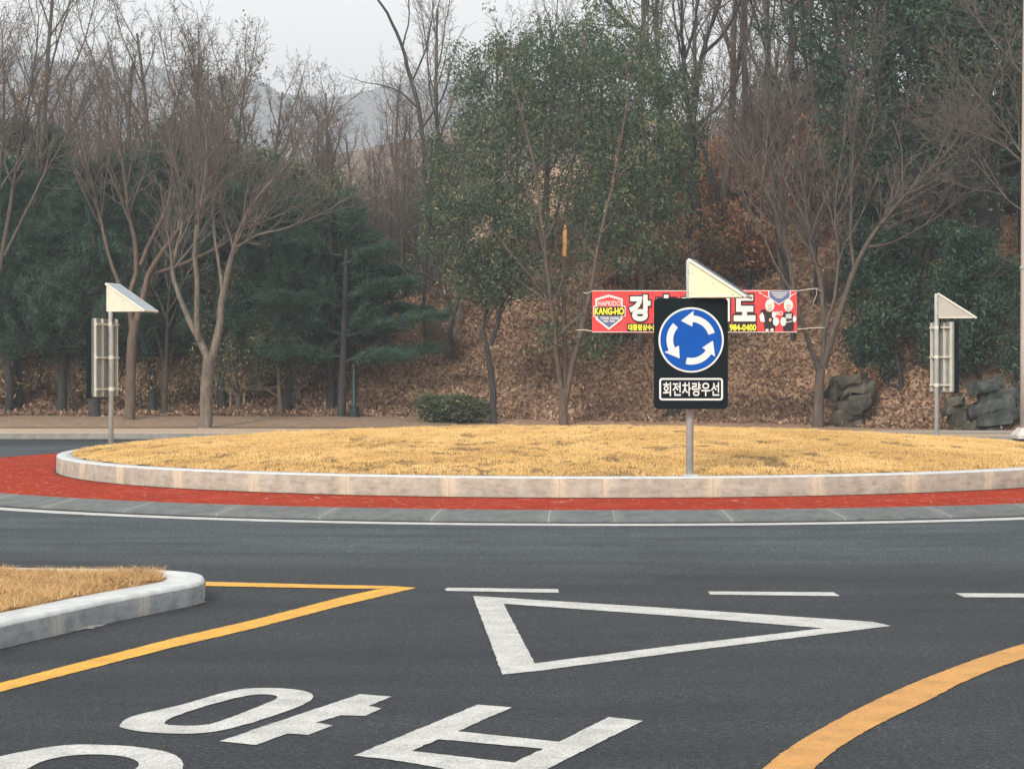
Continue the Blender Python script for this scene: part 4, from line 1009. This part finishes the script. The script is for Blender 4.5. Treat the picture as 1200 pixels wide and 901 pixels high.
# rocks
def rock(label, px, py, d, w, h, seed, mat, n=9):
    rng = np.random.RandomState(seed); import bmesh
    bm = bmesh.new()
    z = 0.0; nl = n
    for i in range(nl):
        th = h/nl*rng.uniform(.6, 1.5); f = z/h
        for part in range(2 if rng.rand() < .7 else 1):
            cw = w*(.55 - .22*f)*rng.uniform(.55, 1.0); cx = rng.uniform(-.22, .22)*w; cy = .55*f + rng.uniform(-.08, .12); cd = rng.uniform(.35, .6)
            m = 13; rings = []
            an = np.sort(rng.rand(m)*2*np.pi)
            for zz, k in ((z, .93), (z+th*.25, 1.0), (z+th*.8, rng.uniform(.92, 1.0)), (z+th*1.02, .84)):
                rings.append([bm.verts.new((cx + cw*math.copysign(abs(math.cos(q))**.7, math.cos(q))*k*rng.uniform(.84, 1.06), cy + cd*math.sin(q)*k*rng.uniform(.9, 1.05), zz + rng.normal(0, .05) + .22*math.cos(q)*cw)) for q in an])
            for r0, r1 in zip(rings, rings[1:]):
                for k in range(m): bm.faces.new((r0[k], r0[(k+1) % m], r1[(k+1) % m], r1[k]))
            bm.faces.new(rings[0][::-1]); bm.faces.new(rings[-1])
        z += th*.92
    me = bpy.data.meshes.new('rock_outcrop'); bm.to_mesh(me); bm.free()
    p = AT(px, py, d); o = obj('rock_outcrop', me, mat, None, (p[0], p[1], TZ(p[0], d)-.1))
    return tag(o, label, 'rock')
rock('brownish layered rock outcrop right of the tree holding the banner', 1000, 497, 52.8, 1.5, 1.35, 1, M['rock'], 6)
rock('small mossy rock behind the post of the right solar sign', 1128, 500, 50.4, .9, 1.0, 2, M['rock'], 4)
rock('large grey split rock between the right solar sign and the lamp post', 1170, 502, 50.0, 1.5, 1.15, 3, M['rock2'], 6)
rock('low dark rock in the leaves right of the many stemmed tree', 790, 494, 54.6, .7, .3, 4, M['rock'], 5)

# ------------------------------------------------------------------ banner
BD = 51.0
bx0, bx1 = (694-600)/F*BD, (933.5-600)/F*BD
bz0, bz1 = EYE-(389.5-HY)*BD/F, EYE-(340.5-HY)*BD/F
ban = empty('banner', ((bx0+bx1)/2, BD, bz0)); tag(ban, 'red hapkido banner with big white Korean lettering strung between two trees', 'banner')
BW, BH = bx1-bx0, bz1-bz0
def wave(x): return .035*math.sin(x*1.5+.6)
def BX(px): return (px-694)/239.5*BW - BW/2
def BZ(py): return (389.5-py)/49.0*BH
xs = np.linspace(-BW/2, BW/2, 49); zs = np.linspace(0, BH, 9)
Xg, Zg = np.meshgrid(xs, zs); Yg = np.vectorize(wave)(Xg)
Zs = Zg + .015*np.sin(Xg*1.3) 
V = np.stack([Xg, Yg, Zs], -1).reshape(-1, 3); i = (np.arange(8)[:, None]*49 + np.arange(48)[None]).ravel()
obj('cloth', mesh_np('cloth', V, [np.stack([i, i+1, i+50, i+49], 1)], True), M['bred'], ban)
def bprint(name, mat, lay):
    m = MB(); m.lay = -.030 - .006*lay; m.nm = name; m.mt = mat; return m
def bpoly(m, pts):                     # polygon from photo pixels, on the cloth
    import bmesh
    P = [(BX(x), BZ(y)) for x, y in pts]; m.add([(x, wave(x)+m.lay, z) for x, z in P], [tuple(range(len(P)))])
def bell(m, cx, cy, rx, ry, n=18): bpoly(m, [(cx+rx*math.cos(a), cy+ry*math.sin(a)) for a in np.linspace(0, -2*np.pi, n+1)[:-1]])
def brect(m, x0, x1, y0, y1, n=6):
    for k in range(n):
        a, b = x0+(x1-x0)*k/n, x0+(x1-x0)*(k+1)/n; bpoly(m, [(a, y1), (b, y1), (b, y0), (a, y0)])
def btext(m, s, x0, x1, y0, y1, bold, grow=0): add_text(m, s, BX(x0), BX(x1), BZ(y1), BZ(y0), m.lay, bold, grow, wave)
def bdone(m): return m.build(m.nm, m.mt, ban)
# white hems
m = bprint('hem', M['bwhite'], -2); brect(m, 694, 933.5, 340.5, 341.3, 30); bdone(m); m = bprint('hem', M['bwhite'], -2); brect(m, 694, 933.5, 388.8, 389.5, 30); bdone(m)
shield = lambda k: [(713.5, 346-k), (729+k, 350.5-k*.6), (728.6+k, 374+k*.3), (713.5, 386+k*1.2), (698.5-k, 374+k*.3), (698-k, 350.5-k*.6)]
m = bprint('shield_border', M['bwhite'], 0); bpoly(m, shield(.6)[::-1]); bdone(m); m = bprint('band_border', M['bwhite'], .4); brect(m, 695.3, 732.8, 358.6, 371.2, 3); bdone(m)
m = bprint('shield_top', M['bred'], 1); bpoly(m, [(700, 362), (727.3, 362), (727.5, 352), (713.5, 348), (699.7, 352)]); bdone(m)
m = bprint('shield_foot', M['bblue'], 1); bpoly(m, [(713.5, 384), (727, 373.3), (727.3, 364), (700, 364), (700.3, 373.3)]); bdone(m)
m = bprint('shield_band', M['bblack'], 2); brect(m, 696.4, 731.7, 359.6, 370.2, 3); bdone(m)
m = bprint('shield_name', M['byellow'], 3); btext(m, 'KANG-HO', 697, 731, 360.6, 369, .035); bdone(m)
m = bprint('shield_words', M['bwhite'], 3); btext(m, 'HAPKIDO', 701.2, 726.8, 352.8, 358.8, .012); bdone(m)
m = bprint('shield_words', M['bwhite'], 3); btext(m, 'TONG GONG', 703, 725.5, 371.2, 374.8, .03); bdone(m)
m = bprint('shield_words', M['bwhite'], 3); [brect(m, x, x+1.5, 375.6, 377.4, 1) for x in (707.2, 709.2, 711.2, 714.6, 716.6, 718.6)]; bdone(m)
for s, x0, x1, hide in (('강', 736, 763, 0), ('호', 767, 794, 0), ('합', 798, 825, 0), ('기', 829, 856, 0), ('도', 859, 886, 0)):
    m = bprint('headline_outline', M['bblack'], 0); btext(m, s, x0+.8, x1-.8, 345.5, 376.6, .06, .055); bdone(m)
    m = bprint('headline_letter', M['bwhite'], 1); btext(m, s, x0+.8, x1-.8, 345.5, 376.6, .06); bdone(m)
m = bprint('footer_strip', M['bblack'], 0); brect(m, 734.5, 887, 379.0, 388.4, 16); bdone(m)
m = bprint('footer_lettering', M['byellow'], 1); btext(m, '대통령상수상', 736, 769.5, 380, 387.6, .03); bdone(m)
m = bprint('footer_lettering', M['byellow'], 1); btext(m, '984-0400', 855, 886, 380, 387.8, .03); bdone(m)
# pennant and the two padded fighters printed at the right end
m = bprint('pennant_border', M['bwhite'], 0); bpoly(m, [(912.5, 357.6), (926.3, 349), (926, 340.8), (900, 340.8), (900.3, 349)]); bdone(m)
m = bprint('pennant', M['bblue'], 1); bpoly(m, [(912.5, 356.2), (925, 348.4), (925, 341), (901.2, 341), (901.5, 348.4)]); bdone(m)
m = bprint('pennant_wings', M['bgrey'], 2)
for k, (a, b) in enumerate(((903, 923), (905, 921), (907.5, 918))): bpoly(m, [(a+1.6, 344.4+k*2.6), (b-1.6, 344.4+k*2.6), (b, 342.6+k*2.6), (a, 342.6+k*2.6)])
bdone(m)
for cx, pose in ((901.8, 0), (923.5, 1)):
    w_ = bprint('fighter_pads', M['bwhite'], 2); k_ = bprint('fighter_suit', M['bblack'], 1); s_ = bprint('fighter_face', M['bskin'], 3); g_ = bprint('fighter_guard', M['bgrey'], 3)
    bell(w_, cx, 358, 5.3, 7.4); bell(s_, cx, 358.6, 3.1, 2.0); bell(g_, cx, 362.2, 3.0, 2.4, 12)
    bpoly(k_, [(cx-6, 387.8), (cx+6, 387.8), (cx+6.4, 372), (cx+5, 366), (cx-5, 366), (cx-7.5, 373)])
    if pose == 0:
        bpoly(w_, [(891, 377), (896, 377.5), (895, 370), (893, 366), (889.6, 370)]); bell(k_, 894.5, 365.6, 3.6, 3.2); bell(w_, 909, 377, 3.6, 5); bell(w_, 906.4, 369, 2.2, 4); bell(s_, 902.2, 375, 1.5, 2.2, 10); bell(w_, 898.6, 387, 2, 1.6, 10); bell(w_, 904.4, 386.6, 2, 1.8, 10)
    else:
        bell(w_, 917.6, 377, 3.4, 5.2); bpoly(g_, [(920, 373.5), (927, 373.5), (927.4, 367.5), (920.6, 368)]); bell(w_, 930.6, 374, 2, 4); bpoly(g_, [(919, 379), (928, 377), (928, 375.8), (919, 377.6)])
    for q in (w_, k_, s_, g_): bdone(q)
m = bprint('ribbon', M['bwhite'], 0); bpoly(m, [(889, 343.6), (893, 345), (893, 344), (889.4, 342.4)]); bdone(m); m = bprint('ribbon', M['bwhite'], 0); bpoly(m, [(894, 346), (900, 349.6), (900, 348.4), (894, 345)]); bdone(m); m = bprint('ribbon', M['bwhite'], 0); bpoly(m, [(926.6, 347.6), (933, 343.8), (933, 342.8), (926.6, 346.4)]); bdone(m); m = bprint('print_lettering', M['bwhite'], 0); btext(m, 'IRO', 908.5, 917, 365, 369.8, .03); bdone(m)
# cords
def rel(px, py, d=BD): return AT(px, py, d) - np.array(ban.location)
for pts in ([(694, 341), (688, 343.5), (684, 343.2)], [(694, 388), (684, 386.5), (676, 387)], [(933.5, 341), (945, 339.5), (957, 338), (962, 341)], [(933.5, 386), (950, 384.5), (966, 384)], [(957, 338), (957, 345), (954, 352), (953, 357)]):
    m = MB(); m.tube([rel(x, y, BD + .4*k/len(pts)) for k, (x, y) in enumerate(pts)], .012, 5); m.build('cord', M['rope'], ban)

# ------------------------------------------------------------------ street furniture
lp = G(1205.5, 512, .13); lpo = empty('lamp_post', (lp[0], lp[1], .12)); tag(lpo, 'beige metal lamp post on a flared plinth at the right edge', 'lamp post')
m = MB(); m.lathe([(.19, .18), (.185, 2.0), (.165, 6), (.12, 10.0), (.11, 10.2)], n=20); m.build('pole', M['lamp'], lpo, smooth=True)
m = MB(); m.prism([(-.34, -.34), (.34, -.34), (.34, .34), (-.34, .34)], -.02, .06); m.add([(-.34,-.34,.06),(.34,-.34,.06),(.34,.34,.06),(-.34,.34,.06),(-.21,-.21,.22),(.21,-.21,.22),(.21,.21,.22),(-.21,.21,.22)], [(0,1,5,4),(1,2,6,5),(2,3,7,6),(3,0,4,7),(4,5,6,7)]); m.build('plinth', M['plinth'], lpo)
m = MB(); m.lathe([(.197, 3.82), (.197, 3.88)], n=20); m.build('band', M['steel'], lpo)
m = MB(); m.tube([(0, 0, 10.0), (-.4, -.3, 10.5), (-1.6, -1.2, 10.8)], .05, 8); m.build('arm', M['lamp'], lpo)
m = MB(); m.box(-2.3, -1.5, -1.45, -1.1, 10.74, 10.88, .05); m.build('lamp_head', M['lamp'], lpo)

gp = np.array([(415-600)/F*55.3, 55.3]); gpo = empty('green_post', (gp[0], gp[1], TZ(*gp))); tag(gpo, 'slim dark green metal post with stepped base beside the low pine', 'post')
m = MB(); m.lathe([(.09, .30), (.07, .34), (.06, 1.35), (.05, 1.4)], n=14); m.build('pole', M['greenpaint'], gpo, smooth=True)
m = MB(); m.lathe([(.17, -.1), (.17, .10), (.13, .14), (.12, .26), (.14, .28), (.10, .33)], n=14); m.build('base', M['greenpaint'], gpo)
m = MB(); m.lathe([(.062, 1.4), (.07, 1.43), (.05, 1.5), (.01, 1.52)], n=14); m.build('cap', M['greenpaint'], gpo)
# old timber railing behind the pines
rx, ry = (308-600)/F*57.2, 57.2; ro = empty('timber_railing', (rx, ry, TZ(rx, 56.9))); tag(ro, 'weathered grey timber railing with a broken strut behind the pines', 'railing')
u = 57.2/F
for px in (-38, -22, 18, 40, 43):
    m = MB(); m.box(px*u-.035, px*u+.035, -.04, .04, -.3, .62); m.build('post', M['oldwood'], ro)
m = MB(); m.box(-42*u, 12*u, -.06, -.041, .55, .66); m.box(12.2*u, 48*u, -.06, -.041, .60, .70); m.build('rail', M['oldwood'], ro)
m = MB(); m.tube([(20*u, -.08, .05), (44*u, -.08, .66)], .03, 5); m.build('strut', M['oldwood'], ro)
# stub of a cut dark trunk beside the left sign
p = AT(110.5, 487, 55.6); sp = MB(); sp.lathe([(.17, -.2), (.16, .3), (.155, .66), (.14, .68)], p[0], p[1], 14)
o = sp.build('tree_stump', M['barkdark'], smooth=False); o.location.z = TZ(p[0], p[1]); tag(o, 'cut dark tree stump behind the left solar sign', 'stump')

# ------------------------------------------------------------------ air
m = MB(); m.box(-720, 560, -40, 1320, -4.5, 195)
hz, t, b = nmat('haze_air'); t.nodes.remove(b)
pv = t.nodes.new('ShaderNodeVolumePrincipled'); pv.inputs['Color'].default_value = (.82, .90, 1.0, 1); pv.inputs['Density'].default_value = HAZE_DENSITY; pv.inputs['Anisotropy'].default_value = .2
t.links.new(pv.outputs[0], t.nodes['Material Output'].inputs['Volume'])
h = m.build('haze', hz); tag(h, kind='stuff')
